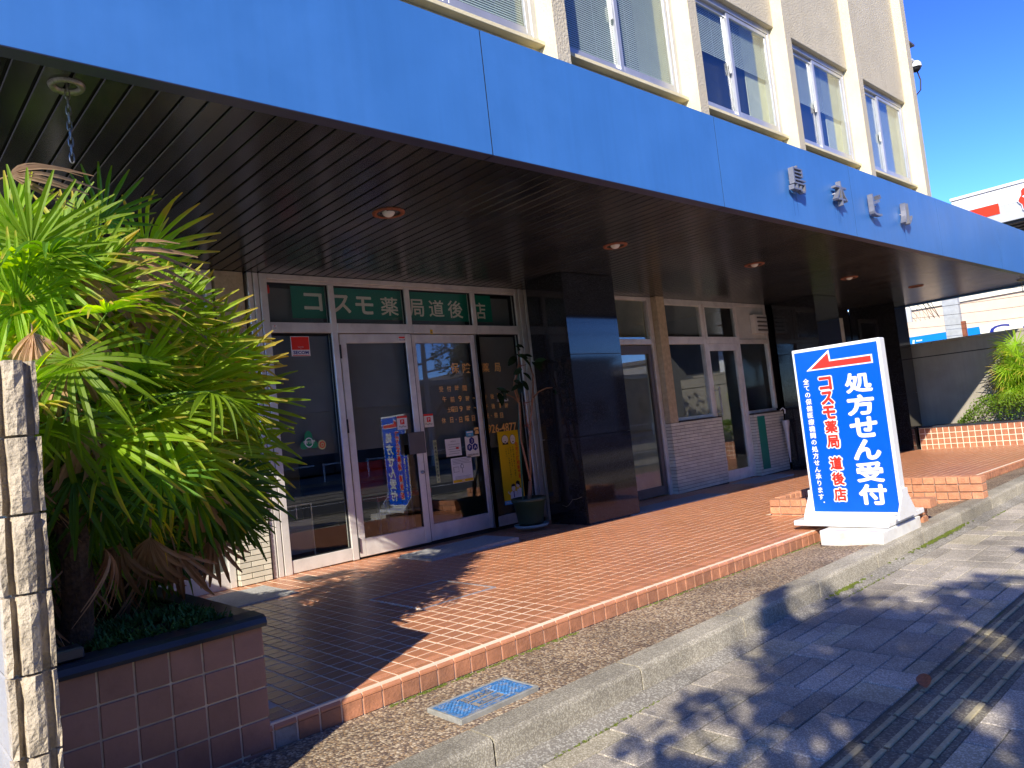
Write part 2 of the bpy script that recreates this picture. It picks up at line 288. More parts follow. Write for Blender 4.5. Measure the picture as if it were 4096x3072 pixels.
# ------------------------------------------------------------------ mesh helpers
class MB:
    def __init__(s): s.v = []; s.f = []; s.mi = []; s.uv = []; s.cur = 0
    def face(s, idx, uv=None): s.f.append(idx); s.mi.append(s.cur); s.uv.append(uv)
    def poly(s, pts, uv=None):
        b = len(s.v); s.v.extend([tuple(p) for p in pts]); s.face(list(range(b, b + len(pts))), uv)
    def hexa(s, p):      # p: 8 points, 0-3 bottom ccw, 4-7 top
        b = len(s.v); s.v.extend([tuple(q) for q in p])
        for f in ((0, 3, 2, 1), (4, 5, 6, 7), (0, 1, 5, 4), (1, 2, 6, 5), (2, 3, 7, 6), (3, 0, 4, 7)): s.face([b + i for i in f])
    def box(s, x0, x1, y0, y1, z0, z1, c=0):
        if not c:
            s.hexa([(x0, y0, z0), (x1, y0, z0), (x1, y1, z0), (x0, y1, z0), (x0, y0, z1), (x1, y0, z1), (x1, y1, z1), (x0, y1, z1)])
            return
        # chamfered on every edge
        b = len(s.v); idx = {}
        for sx in (0, 1):
            for sy in (0, 1):
                for sz in (0, 1):
                    X = (x0, x1)[sx]; Y = (y0, y1)[sy]; Z = (z0, z1)[sz]
                    dx = (c, -c)[sx]; dy = (c, -c)[sy]; dz = (c, -c)[sz]
                    for a, p in enumerate(((X, Y + dy, Z + dz), (X + dx, Y, Z + dz), (X + dx, Y + dy, Z))):
                        idx[sx, sy, sz, a] = len(s.v); s.v.append(p)
        def q(*k): s.face([idx[i] for i in k])
        for e in (0, 1):
            r = (lambda L: L if e else L[::-1])
            q(*r([(e, 0, 0, 0), (e, 1, 0, 0), (e, 1, 1, 0), (e, 0, 1, 0)]))
            q(*r([(1, e, 0, 1), (0, e, 0, 1), (0, e, 1, 1), (1, e, 1, 1)]))
            q(*r([(0, 0, e, 2), (1, 0, e, 2), (1, 1, e, 2), (0, 1, e, 2)]))
        for i in (0, 1):
            for j in (0, 1):
                r = (lambda L: L if i ^ j else L[::-1])
                q(*r([(i, j, 0, 0), (i, j, 0, 1), (i, j, 1, 1), (i, j, 1, 0)]))
                q(*r([(i, 0, j, 2), (i, 0, j, 0), (i, 1, j, 0), (i, 1, j, 2)]))
                q(*r([(0, i, j, 1), (0, i, j, 2), (1, i, j, 2), (1, i, j, 1)]))
        for i in (0, 1):
            for j in (0, 1):
                for k in (0, 1):
                    L = [(i, j, k, 0), (i, j, k, 1), (i, j, k, 2)]
                    q(*(L if (i + j + k) % 2 else L[::-1]))
    def prism(s, pts2, a0, a1, axis='y'):
        """extrude a 2d outline (list of (u,v)) between a0 and a1 along axis"""
        def P(u, v, a): return {'y': (u, a, v), 'x': (a, u, v), 'z': (u, v, a)}[axis]
        b = len(s.v); n = len(pts2)
        s.v.extend([P(u, v, a0) for u, v in pts2]); s.v.extend([P(u, v, a1) for u, v in pts2])
        s.face(list(range(b, b + n))); s.face(list(range(b + 2 * n - 1, b + n - 1, -1)))
        for i in range(n): j = (i + 1) % n; s.face([b + j, b + i, b + n + i, b + n + j])
    def tube(s, pts, r, n=8, cap=True):
        pts = [Vector(p) for p in pts]; rr = r if isinstance(r, (list, tuple)) else [r] * len(pts)
        b = len(s.v); up = None
        for i, p in enumerate(pts):
            d = (pts[min(i + 1, len(pts) - 1)] - pts[max(i - 1, 0)]).normalized()
            if up is None: up = Vector((0, 0, 1)) if abs(d.z) < .9 else Vector((1, 0, 0))
            u = (up - d * up.dot(d)).normalized(); w = d.cross(u); up = u
            for k in range(n): a = 2 * pi * k / n; s.v.append(tuple(p + (u * cos(a) + w * sin(a)) * rr[i]))
        for i in range(len(pts) - 1):
            for k in range(n):
                s.face([b + i * n + k, b + i * n + (k + 1) % n, b + (i + 1) * n + (k + 1) % n, b + (i + 1) * n + k])
        if cap: s.face([b + k for k in range(n)][::-1]); s.face([b + (len(pts) - 1) * n + k for k in range(n)])
    def lathe(s, prof, c=(0, 0, 0), n=24):
        b = len(s.v); c = Vector(c)
        for r, z in prof:
            for k in range(n): a = 2 * pi * k / n; s.v.append((c.x + r * cos(a), c.y + r * sin(a), c.z + z))
        for i in range(len(prof) - 1):
            for k in range(n): s.face([b + i * n + k, b + i * n + (k + 1) % n, b + (i + 1) * n + (k + 1) % n, b + (i + 1) * n + k])
    def mesh(s, name, mats, smooth=False):
        me = bpy.data.meshes.new(name); me.from_pydata(s.v, [], s.f)
        for m in (mats if isinstance(mats, (list, tuple)) else [mats]): me.materials.append(m)
        if any(s.mi): me.polygons.foreach_set('material_index', s.mi)
        if any(u is not None for u in s.uv):
            ul = me.uv_layers.new(name='UVMap'); k = 0; fl = []
            for f, u in zip(s.f, s.uv):
                for i in range(len(f)): fl += list(u[i]) if u else [0, 0]
            ul.data.foreach_set('uv', fl)
        if smooth: me.polygons.foreach_set('use_smooth', [True] * len(me.polygons))
        me.update(); return me
    def build(s, name, mats, parent=None, smooth=False, loc=None, kind=None):
        return link(name, s.mesh(name, mats, smooth), parent, loc, kind)
def link(name, me, parent=None, loc=None, kind=None, mw=None, follow=False):
    o = bpy.data.objects.new(name, me); COL.objects.link(o)
    if parent is not None:
        o.parent = parent; o.matrix_parent_inverse = Matrix.Identity(4) if follow else world_of(parent).inverted()
    if mw is not None: o.matrix_basis = mw
    elif loc: o.location = loc
    if kind: o['kind'] = kind
    return o
def world_of(o):
    m = o.matrix_basis.copy()
    return world_of(o.parent) @ o.matrix_parent_inverse @ m if o.parent else m
def thing(name, label, cat, loc=(0, 0, 0), group=None):
    o = bpy.data.objects.new(name, None); COL.objects.link(o); o.location = loc; o.empty_display_size = .1
    return tag(o, label, cat, group)
def tag(o, label, cat, group=None):
    o['label'] = label; o['category'] = cat
    if group: o['group'] = group
    return o
def boxo(name, m, x0, x1, y0, y1, z0, z1, parent=None, c=0, kind=None):
    b = MB(); b.box(x0, x1, y0, y1, z0, z1, c); return b.build(name, m, parent, kind=kind)
_base = {}
def textmesh(s, offset=0, extrude=0, bevel=0, res=3):
    k = (s, offset, extrude, bevel, res)
    if k in _base: return _base[k]
    cu = bpy.data.curves.new('t', 'FONT'); cu.body = s; cu.align_x = 'CENTER'; cu.size = 1; cu.offset = offset
    cu.extrude = extrude; cu.resolution_u = res; cu.bevel_depth = bevel
    ob = bpy.data.objects.new('t', cu); COL.objects.link(ob)
    bpy.context.view_layer.update()
    me = bpy.data.meshes.new_from_object(ob.evaluated_get(bpy.context.evaluated_depsgraph_get()))
    COL.objects.unlink(ob); bpy.data.objects.remove(ob)
    vs = [v.co.copy() for v in me.vertices]; fs = [tuple(p.vertices) for p in me.polygons]
    if vs:
        x0 = min(v.x for v in vs); x1 = max(v.x for v in vs); y0 = min(v.y for v in vs); y1 = max(v.y for v in vs)
    else: x0 = x1 = y0 = y1 = 0
    bpy.data.meshes.remove(me)
    _base[k] = (vs, fs, x0, x1, y0, y1); return _base[k]
def put_text(mb, s, c, w=None, h=None, o=Vector((1, 0, 0)), u=Vector((0, 0, 1)), offset=0, depth=0, size=None, res=3, full=False):
    """add glyph(s) centred at c. w/h: fitted box. full: keep em-box placement (for rows), size = em."""
    vs, fs, x0, x1, y0, y1 = textmesh(s, offset, depth, 0, res)
    c = Vector(c); nrm = o.cross(u)
    if size: sx = sy = size
    else:
        sx = w / (x1 - x0) if w else None; sy = h / (y1 - y0) if h else None
        sx = sx or sy; sy = sy or sx
    cx = (x0 + x1) / 2; cy = (.38 if full else (y0 + y1) / 2)
    b = len(mb.v)
    for v in vs: mb.v.append(tuple(c + o * ((v.x - cx) * sx) + u * ((v.y - cy) * sy) + nrm * (v.z * (size or sy))))
    for f in fs: mb.face([b + i for i in f])
def put_bold(mb, s, c, rad, n=8, w=None, h=None, o=Vector((1, 0, 0)), u=Vector((0, 0, 1)), res=3, step=.00006, size=None):
    """a heavier weight: the glyph laid down n+1 times round a small circle, each copy a hair behind the last"""
    nrm = o.cross(u); c = Vector(c)
    for k in range(-1, n):
        d = Vector((0, 0, 0)) if k < 0 else o * (rad * cos(2 * pi * k / n)) + u * (rad * sin(2 * pi * k / n))
        put_text(mb, s, c + d - nrm * (step * (k + 1)), w=w, h=h, o=o, u=u, res=res, size=size)
GZ = lambda x: -.0165 * max(0, x - 3)      # terrace falls gently along the street

# ------------------------------------------------------------------ setting: ground, road, far side
boxo('ground', M_ground, -400, 500, -400, 400, -1.2, -.42, kind='structure')
boxo('road', M_asph, -150, 250, -19.5, -7.05, -.7, -.345, kind='structure')
b = MB()
for y in (-7.5, -10.9, -18.9): b.box(-120, 200, y - .07, y + .07, -.344, -.341)
for x in range(-60, 120, 6): b.box(x, x + 3, -7.62 - .06, -7.62 + .06, -.344, -.340) if False else None
b.build('road_markings', M_line, kind='structure')
rails = boxo('tram_track_bed', M_gut, -120, 200, -17.6, -11.6, -.5, -.335, kind='structure')
for y in (-12.6, -14.0, -15.2, -16.6): boxo('rail', M_rail, -120, 200, y - .03, y + .03, -.34, -.322, rails)
boxo('far_pavement', M_gut, -150, 250, -25, -19.5, -.7, -.2, kind='structure')
# ------------------------------------------------------------------ near pavement
PZ = -.225
sw = boxo('pavement', M_joint, -14, 30, -7.05, -4.035, -.6, PZ - .006, kind='structure')
boxo('road_kerb', M_gut, -150, 250, -7.19, -7.05, -.6, PZ + .004, kind='structure')
def proj(p):
    d = Vector(p) - CAM; z = d.dot(_F)
    if z < .1: return None
    return 2048 + FPX * d.dot(_R) / z, 1536 - FPX * d.dot(_U) / z, z
def inview(p, m=200):
    q = proj(p); return bool(q) and -m < q[0] < 4096 + m and -m < q[1] < 3072 + m
cells = {}
px0, py0, cw, ch = -2.0, -4.035, .1955, .1035
nx, ny = 120, 29
used = set(); pav = []
for j in range(ny):
    y1 = py0 - j * ch; inT = -5.18 < y1 - ch / 2 < -4.868
    if inT: continue
    for i in range(nx):
        if (i, j) in used: continue
        opts = [(1, 1), (1, 1), (1, 2), (1, 2), (2, 1), (2, 2)]
        random.shuffle(opts)
        for w_, h_ in opts:
            cs = [(i + a, j + c) for a in range(w_) for c in range(h_)]
            if any(c in used or c[0] >= nx or c[1] >= ny or (-5.18 < py0 - c[1] * ch - ch / 2 < -4.868) for c in cs): continue
            break
        else: cs = [(i, j)]; w_ = h_ = 1
        used.update(cs)
        pav.append((px0 + i * cw, y1 - h_ * ch, w_, h_))
pav = [p for p in pav if p[1] > -7.0]
meshes = {}
for w_, h_ in ((1, 1), (1, 2), (2, 1), (2, 2)):
    g = .0028; q = MB(); q.box(g, w_ * cw - g, g, h_ * ch - g, PZ - .03, PZ, .003)
    meshes[w_, h_] = [q.mesh('paver', M_pav), q.mesh('paver', M_pav2)]
vis = sorted([p for p in pav if inview((p[0] + .1, p[1] + .05, PZ), 60) and p[0] > 0], key=lambda p: proj((p[0] + .1, p[1] + .05, PZ))[2])
near = set(vis[:300]); far = MB()
for p in pav:
    k = 1 if random.random() < .2 else 0
    dz = random.uniform(-.0015, .0015)
    if p in near: link('paver', meshes[p[2], p[3]][k], sw, (p[0], p[1], dz))
    else:
        g = .0028; far.cur = k
        x0, y0, x1, y1 = p[0] + g, p[1] + g, p[0] + p[2] * cw - g, p[1] + p[3] * ch - g
        far.box(x0, x1, y0, y1, PZ - .02, PZ + dz)
far.build('pavers_beyond', [M_pav, M_pav2], sw, kind='stuff')
# tactile strip: plates with four bars
q = MB(); q.box(.003, .297, .003, .297, PZ - .03, PZ - .001, .003); ME_tp = q.mesh('tactile_paver', M_tac)
q = MB()
for k in range(4): y = .04 + k * .0733; q.box(.012, .288, y - .011, y + .011, PZ - .002, PZ + .007, .003)
ME_tb = q.mesh('tactile_bars', M_tacbar)
for i in range(-4, 60):
    x = 2.415 + .2895 * i - .01; s = Matrix.Diagonal((.2895 / .3, .305 / .3, 1, 1)); s.translation = Vector((x, -5.178, 0))
    o = link('tactile_paver', ME_tp, sw, mw=s); o2 = link('tactile_bars', ME_tb, o, mw=s.copy())
# ------------------------------------------------------------------ gutter, kerb, gravel strip
gut = MB()
gut.hexa([(-14, -4.035, -.6), (30, -4.035, -.6), (30, -3.925, -.6), (-14, -3.925, -.6), (-14, -4.035, PZ + .002), (30, -4.035, PZ + .002), (30, -3.925, PZ + .022), (-14, -3.925, PZ + .022)])
gut.build('gutter', M_gut, kind='structure')
kb = boxo('kerb', M_joint, -14, 30, -3.92, -3.80, -.5, -.112, kind='structure')
kx = 1.776 - .895 * 8
for i in range(34):
    q = MB(); x0 = kx + i * .895 + .006; x1 = x0 + .883
    if x0 > 29: break
    z = -.1; f = -3.935; bk = -3.79; c = .018
    for (a0, a1) in ((x0, x1),):
        prof = [(f - .005, -.4), (f, z - c), (f + .006, z - .006), (f + c, z), (bk, z), (bk, -.4)]
        q.prism(prof, a0, a1, 'x')
    q.build('kerb_stone', M_kerb, kb)
st = MB()
N = 60
for i in range(N):
    for j in range(6):
        def pt(i, j):
            x = .2 + (15.2 - .2) * (i / N); t = j / 6; y = -3.257 + (-3.788 + 3.257) * t
            z = (-.103 + GZ(x)) * (1 - t) + (-.106) * t
            return (x, y, z + .003 * noise.noise(Vector((x * 3, y * 5, 0))))
        st.poly([pt(i, j), pt(i, j + 1), pt(i + 1, j + 1), pt(i + 1, j)])
st.build('gravel_strip', M_aggr, smooth=True, kind='structure')
# moss along the riser foot and kerb foot
ms = MB()
def clump(mb, x, y, z, r, h):
    for k in range(5):
        a = random.uniform(0, 6.28); rr = random.uniform(0, r); px, py = x + rr * cos(a), y + rr * sin(a) * .5
        s = random.uniform(.4, 1) * h
        mb.poly([(px - s, py, z), (px + s, py - s * .3, z), (px + s * .2, py, z + s * 1.1)]); mb.poly([(px, py - s, z), (px + s * .4, py + s, z), (px, py, z + s)])
for i in range(1500):
    x = random.uniform(1.5, 12); k = noise.noise(Vector((x * 1.7, 3, 0)))
    if k < -.05: continue
    clump(ms, x, -3.268 - abs(random.gauss(0, .010)), -.104 + GZ(x), .01, .006 + .005 * k)
for i in range(700):
    x = random.uniform(1.5, 9); k = noise.noise(Vector((x * 1.1, 9, 0)))
    if k < .12: continue
    clump(ms, x, -4.032 + random.gauss(0, .006), PZ, .01, .006)
for i in range(260):
    x = random.gauss(6.6, .35); clump(ms, x, -3.955 + random.gauss(0, .012), PZ + .02, .02, .009)
for i in range(120):
    x = random.gauss(4.75, .12); clump(ms, x, -3.965 + random.gauss(0, .01), PZ + .015, .02, .008)
ms.build('moss', M_moss, kind='stuff')
# ------------------------------------------------------------------ terrace
def slopebox(mb, x0, x1, y0, y1, z0, z1): mb.hexa([(x0, y0, z0), (x1, y0, z0), (x1, y1, z0), (x0, y1, z0), (x0, y0, z1 + GZ(x0)), (x1, y0, z1 + GZ(x1)), (x1, y1, z1 + GZ(x1)), (x0, y1, z1 + GZ(x0))])
te = MB()
NX0, NX1, NY = 6.72, 7.98, -2.48      # notch in the terrace edge
for x0, x1, y0, y1 in ((.40, 3, -3.250, 0), (3, NX0, -3.250, 0), (NX0, NX1, NY, 0), (NX1, 15.2, -3.250, 0)): slopebox(te, x0, x1, y0, y1, -.6, -.0016)
te.box(.4, 20, 0, 1, -.6, -.26)
terr = te.build('terrace', M_grout, kind='structure')
q = MB(); g = .0056; q.box(g, .1 - g, g, .1 - g, -.012, 0, .0014); ME_t = q.mesh('floor_tile', M_tile)
HOLES = []
tl = []
for r in range(31):
    for i in range(0, 149):
        x = TX0 + i * .1 + .1; y = -3.085 + r * .1
        if x < 1.3 and y < -1.6: continue
        if x > 15.05: continue
        if NX0 - .14 < x + .05 < NX1 + .14 and y < NY + .05: continue
        tl.append((x, y))
def key(p):
    q = proj((p[0] + .05, p[1] + .05, GZ(p[0])))
    return q[2] if q and -60 < q[0] < 4156 and -60 < q[1] < 3132 else 1e9
vis = sorted(tl, key=key); near = set(p for p in vis[:300] if key(p) < 1e8)
fm = MB()
for p in tl:
    dz = GZ(p[0]) + random.uniform(-.0007, .0007)
    if p in near:
        R_ = Matrix.Translation((p[0], p[1], dz)) @ Matrix.Rotation(random.uniform(-.004, .004), 4, 'X') @ Matrix.Rotation(random.uniform(-.004, .004), 4, 'Y')
        link('floor_tile', ME_t, terr, mw=R_)
    else:
        x0, x1, y0, y1 = p[0] + g, p[0] + .1 - g, p[1] + g, p[1] + .1 - g
        a, c = random.uniform(-.0004, .0004), random.uniform(-.0004, .0004); z = dz
        fm.hexa([(x0, y0, z - .01), (x1, y0, z - .01), (x1, y1, z - .01), (x0, y1, z - .01), (x0 + .001, y0 + .001, z + a), (x1 - .001, y0 + .001, z + c), (x1 - .001, y1 - .001, z - a), (x0 + .001, y1 - .001, z - c)])
fm.build('floor_tiles_beyond', M_tile, terr, kind='stuff')
# nosing tiles with three grooves and a rounded lip; riser tiles under them
q = MB(); xs0, xs1 = .0042, .0958
prof = [(-3.085 - .004, 0), (-3.145, 0)]
for k in range(4): y = -3.150 - k * .014; prof += [(y, 0), (y - .0015, -.0025), (y - .0045, -.0025), (y - .006, 0)]
prof += [(-3.222, 0), (-3.240, -.003), (-3.252, -.011), (-3.257, -.022), (-3.2575, -.030), (-3.25, -.030), (-3.25, -.012), (-3.089, -.012)]
q.prism([(y, z) for y, z in prof], xs0, xs1, 'x'); ME_n = q.mesh('nosing_tile', M_nose)
q = MB(); q.box(xs0, xs1, -3.2555, -3.248, -.103, -.0325, .002); ME_r = q.mesh('riser_tile', M_riser)
q = MB(); q.box(xs0, xs1, -3.2555, -3.248, -.103, -.0325, .002); ME_rw = q.mesh('riser_tile', mat('worn_tile', (.40, .36, .30), .8, col2=(.15, .1, .07), fac2=.8, sc2=12, bump=.5))
for i in range(0, 149):
    x = TX0 + i * .1
    if x < 1.1 or x > 15.1 or NX0 - .1 < x < NX1: continue
    link('nosing_tile', ME_n, terr, (x, 0, GZ(x)))
    link('riser_tile', ME_rw if 1.2 < x < 1.3 else ME_r, terr, (x, 0, GZ(x)))

# ------------------------------------------------------------------ manhole, floor hatch, mats
mh = thing('utility_cover', 'blue painted iron cover with a lattice pattern set in the gravel strip', 'manhole cover', (2.01, -3.60, -.1))
q = MB(); x0, x1, y0, y1 = 1.792, 2.228, -3.72, -3.485
for a in ((x0, x1, y0, y0 + .014), (x0, x1, y1 - .014, y1), (x0, x0 + .014, y0 + .014, y1 - .014), (x1 - .014, x1, y0 + .014, y1 - .014)): q.box(*a, -.13, -.084, .003)
q.build('frame', M_lidfr, mh)
boxo('lid', M_lidb, x0 + .014, x1 - .014, y0 + .014, y1 - .014, -.12, -.092, mh)
q = MB(); lx0, lx1, ly0, ly1 = x0 + .017, x1 - .017, y0 + .017, y1 - .017
for a in ((lx0, lx1, ly0, ly0 + .016), (lx0, lx1, ly1 - .016, ly1), (lx0, lx0 + .016, ly0 + .016, ly1 - .016), (lx1 - .016, lx1, ly0 + .016, ly1 - .016)): q.box(*a, -.0925, -.0855)
def diag(mb, cx, cy, dx, dy, w, z0, z1):
    n = Vector((-dy, dx, 0)).normalized() * w; a = Vector((cx - dx, cy - dy, 0)); c = Vector((cx + dx, cy + dy, 0))
    P = [a - n, c - n, c + n, a + n]; mb.hexa([(p.x, p.y, z0) for p in P] + [(p.x, p.y, z1) for p in P])
def clipline(cx, cy, dx, dy, X0, X1, Y0, Y1):
    t0, t1 = -9, 9
    for p, d, lo, hi in ((cx, dx, X0, X1), (cy, dy, Y0, Y1)):
        a, c = (lo - p) / d, (hi - p) / d
        if a > c: a, c = c, a
        t0 = max(t0, a); t1 = min(t1, c)
    return (t0, t1) if t1 - t0 > .01 else None
for (ax0, ax1) in ((lx0 + .016, lx0 + .12), (lx1 - .12, lx1 - .016)):
    for s in (1, -1):
        for k in range(-12, 26):
            r = clipline(ax0 + k * .022, ly0 + .016, 1, s * 1.0, ax0, ax1, ly0 + .016, ly1 - .016)
            if r:
                t0, t1 = r; cx = ax0 + k * .022; cy = ly0 + .016
                m_, h_ = (t0 + t1) / 2, (t1 - t0) / 2
                diag(q, cx + m_, cy + s * m_, h_, s * h_, .0028, -.0925, -.0862 if s > 0 else -.0865)
q.box(lx0 + .125, lx1 - .125, -3.600, -3.597, -.0925, -.0860)
put_text(q, '止水栓', (2.01, -3.556, -.0867), w=.15, h=.05, u=Vector((0, 1, 0)), offset=.015)
q.box(lx0 + .125, lx1 - .125, -3.668, -3.665, -.0925, -.0860)
put_text(q, '松山市', (2.01, -3.632, -.0867), w=.12, h=.04, u=Vector((0, 1, 0)), offset=.015)
q.build('lattice', M_lid, mh)
hx1 = TX0 + .1 * 29 - 0; hx0 = hx1 - .6; hy0 = -2.2846; hy1 = hy0 + .6
hx1 = 1.6252 + 1.6; hx0 = hx1 - .6
q = MB()
for a in ((hx0 - .006, hx1 + .006, hy0 - .012, hy0 + .006), (hx0 - .006, hx1 + .006, hy1 - .006, hy1 + .006), (hx1 - .006, hx1 + .006, hy0 + .006, hy1 - .006)): q.box(*a, -.01 + GZ(3.2), .0035 + GZ(3), .001)
q.box(hx0 + .01, hx1 - .004, hy0 - .002, hy0 + .001, 0, .0045)
h = q.build('floor_hatch_frame', M_alu2); tag(h, 'thin metal frame of a square access hatch in the tiled terrace floor', 'hatch frame')
q = MB()
for k in range(14):
    y = hy0 + .01 + k * .042; q.box(hx0 - .016 + random.uniform(-.003, .003), hx0 + .002, y, y + random.uniform(.02, .036), -.004, .004 + random.uniform(0, .003), .001)
q.build('broken_edge', M_letter, h)
for n_, (x0, x1, y0, y1), lb in (('a', (3.73, 4.785, -.874, -.34), 'pale grey doormat in front of the glazed pharmacy door'), ('b', (1.97, 2.517, -.86, -.24), 'worn grey slab mat beside the white brick pier behind the palms'), ('c', (6.45, 8.39, -.90, -.50), 'long grey mat beyond the black granite pillar')):
    q = MB(); q.hexa([(x0, y0, GZ(x0)), (x1, y0, GZ(x1)), (x1, y1, GZ(x1)), (x0, y1, GZ(x0)), (x0 + .01, y0 + .01, GZ(x0) + .009), (x1 - .01, y0 + .01, GZ(x1) + .009), (x1 - .01, y1 - .01, GZ(x1) + .009), (x0 + .01, y1 - .01, GZ(x0) + .009)])
    if n_ == 'a':
        for k in range(26): q.box(x0 + .02, x1 - .02, y0 + .012 + k * .0198, y0 + .02 + k * .0198, .008 + GZ(x1), .0115)
    tag(q.build('doormat', M_mat), lb, 'doormat')
x0, x1 = 9.6, 10.7
tag(boxo('doormat', M_mat, x0, x1, -.62, -.2, GZ(x0) - .02, GZ(x0) + .002), 'grey mat at the door between the white brick walls', 'doormat')
tag(boxo('drain_cover', M_brown, 2.765, 2.9, -.50, -.235, -.01, .003), 'small brown metal drain cover set beside the door frame', 'drain cover')

# ------------------------------------------------------------------ block wall on the left boundary
bw = thing('block_wall', 'rough concrete block boundary wall whose broken end stands at the left edge', 'wall', (.35, -3.93, -.2))
boxo('core', M_block, .314, .386, -3.90, 6, -.4, 1.35, bw)
z = 1.362
k = 0
def blockend(mb, y, z0, z1):
    """hollow block end: two flanges with a rounded web between"""
    pr = [(.290, 0), (.290, -.022), (.303, -.024), (.308, -.006), (.318, -.005), (.324, -.028), (.345, -.034), (.364, -.028), (.371, -.004), (.384, -.003), (.387, -.016), (.398, -.014), (.398, .02), (.29, .02)]
    pts = [(x + random.uniform(-.0012, .0012), y + d) for x, d in pr]
    nseg = 5
    b0 = len(mb.v); n = len(pts)
    for s in range(nseg + 1):
        z = z0 + (z1 - z0) * s / nseg
        for (x, yy) in pts:
            jit = .0035 if 0 < s < nseg else .006
            mb.v.append((x + random.uniform(-jit, jit) * .4, yy + random.uniform(-jit, jit) + (.006 if s in (0, nseg) else 0), z))
    for s in range(nseg):
        for i in range(n): j = (i + 1) % n; mb.face([b0 + s * n + i, b0 + s * n + j, b0 + (s + 1) * n + j, b0 + (s + 1) * n + i])
    mb.face([b0 + nseg * n + i for i in range(n)]); mb.face([b0 + i for i in range(n)][::-1])
while z > -.3:
    zt, zb = z, max(z - .193, -.35)
    q = MB(); blockend(q, -3.905, zb, zt); q.build('end_block', M_block, bw)
    for j in range(7):
        y0 = -3.884 + j * .4 - (.2 if k % 2 else 0) ; y1 = y0 + .39
        y0 = max(y0, -3.884)
        if y1 - y0 > .05: boxo('block', M_blockf if 1 else M_block, .29, .398, y0, y1, zb, zt, bw, c=.004)
    z -= .2; k += 1

# ------------------------------------------------------------------ left planter
PX1, PF, PB, PT = 1.213, -3.257, -1.7, .424
pl = thing('left_planter', 'raised planter faced with dark brown square tiles under the big fan palms', 'planter', (.8, -2.4, 0))
q = MB(); q.box(.402, PX1 - .004, PF + .006, PF + .10, -.3, PT - .045); q.box(PX1 - .10, PX1 - .004, PF + .10, PB, -.3, PT - .045); q.box(.402, PX1 - .1, PB - .1, PB, -.3, PT - .045); q.build('wall', M_pgrout, pl)
tw = .1175
q = MB(); q.box(.004, tw - .004, -.006, .002, .004, tw - .004, .0018); ME_p = q.mesh('tile', M_ptile)
for i in range(8):
    for j in range(6):
        x = PX1 - tw * (i + 1) + .001; z_ = PT - .045 - tw * (j + 1)
        s = Matrix.Translation((x, PF + .005, z_ + .002))
        link('tile', ME_p, pl, mw=s)
q = MB(); q.box(-.002, .006, .004, tw - .004, .004, tw - .004, .0018); ME_p2 = q.mesh('tile', M_ptile)
for i in range(13):
    for j in range(4): link('tile', ME_p2, pl, (PX1 - .004, PF + tw * i, PT - .045 - tw * (j + 1)))
q = MB()
prof = [(PF - .018, PT - .044), (PF - .028, PT - .028), (PF - .020, PT - .008), (PF, PT), (PF + .10, PT + .004), (PF + .10, PT - .045)]
q.prism(prof, .402, PX1 + .012, 'x'); q.build('coping', M_slate, pl)
q = MB(); q.box(PX1 - .10, PX1 + .012, PF + .101, PB, PT - .045, PT + .003, .006); q.build('coping', M_slate, pl)
q = MB()
for i in range(14):
    for j in range(20):
        def pt(i, j):
            x = .402 + (PX1 - .1 - .402) * i / 14; y = PF + .1 + (PB - PF - .2) * j / 20
            return (x, y, PT - .02 + .03 * noise.noise(Vector((x * 6, y * 6, 0))))
        q.poly([pt(i, j), pt(i + 1, j), pt(i + 1, j + 1), pt(i, j + 1)])
q.build('soil', M_soil, pl, smooth=True)
boxo('edging_stone', M_slate, .41, .60, PF + .02, PF + .10, PT + .005, PT + .045, pl, c=.006)
wd = MB()
for i in range(2600):
    x = random.uniform(.42, 1.12); y = random.uniform(PF + .09, PF + .55) if random.random() < .7 else random.uniform(PF + .1, PB - .1)
    if noise.noise(Vector((x * 5, y * 5, 2))) < -.12: continue
    z_ = PT - .015; l = random.uniform(.012, .05); a = random.uniform(0, 6.28); d = Vector((cos(a), sin(a), 0)); n = Vector((-d.y, d.x, 0)) * .004
    p = Vector((x, y, z_)); t = p + d * l * .7 + Vector((0, 0, l))
    wd.poly([p - n, p + n, t + n * .8, t - n * .6])
    m_ = (p + t) / 2; wd.poly([m_, m_ + n * 3 + d * .01, m_ + d * .02 + Vector((0, 0, .006)), m_ - n * 3 + d * .01])
wd.build('weeds', M_weed, kind='stuff')

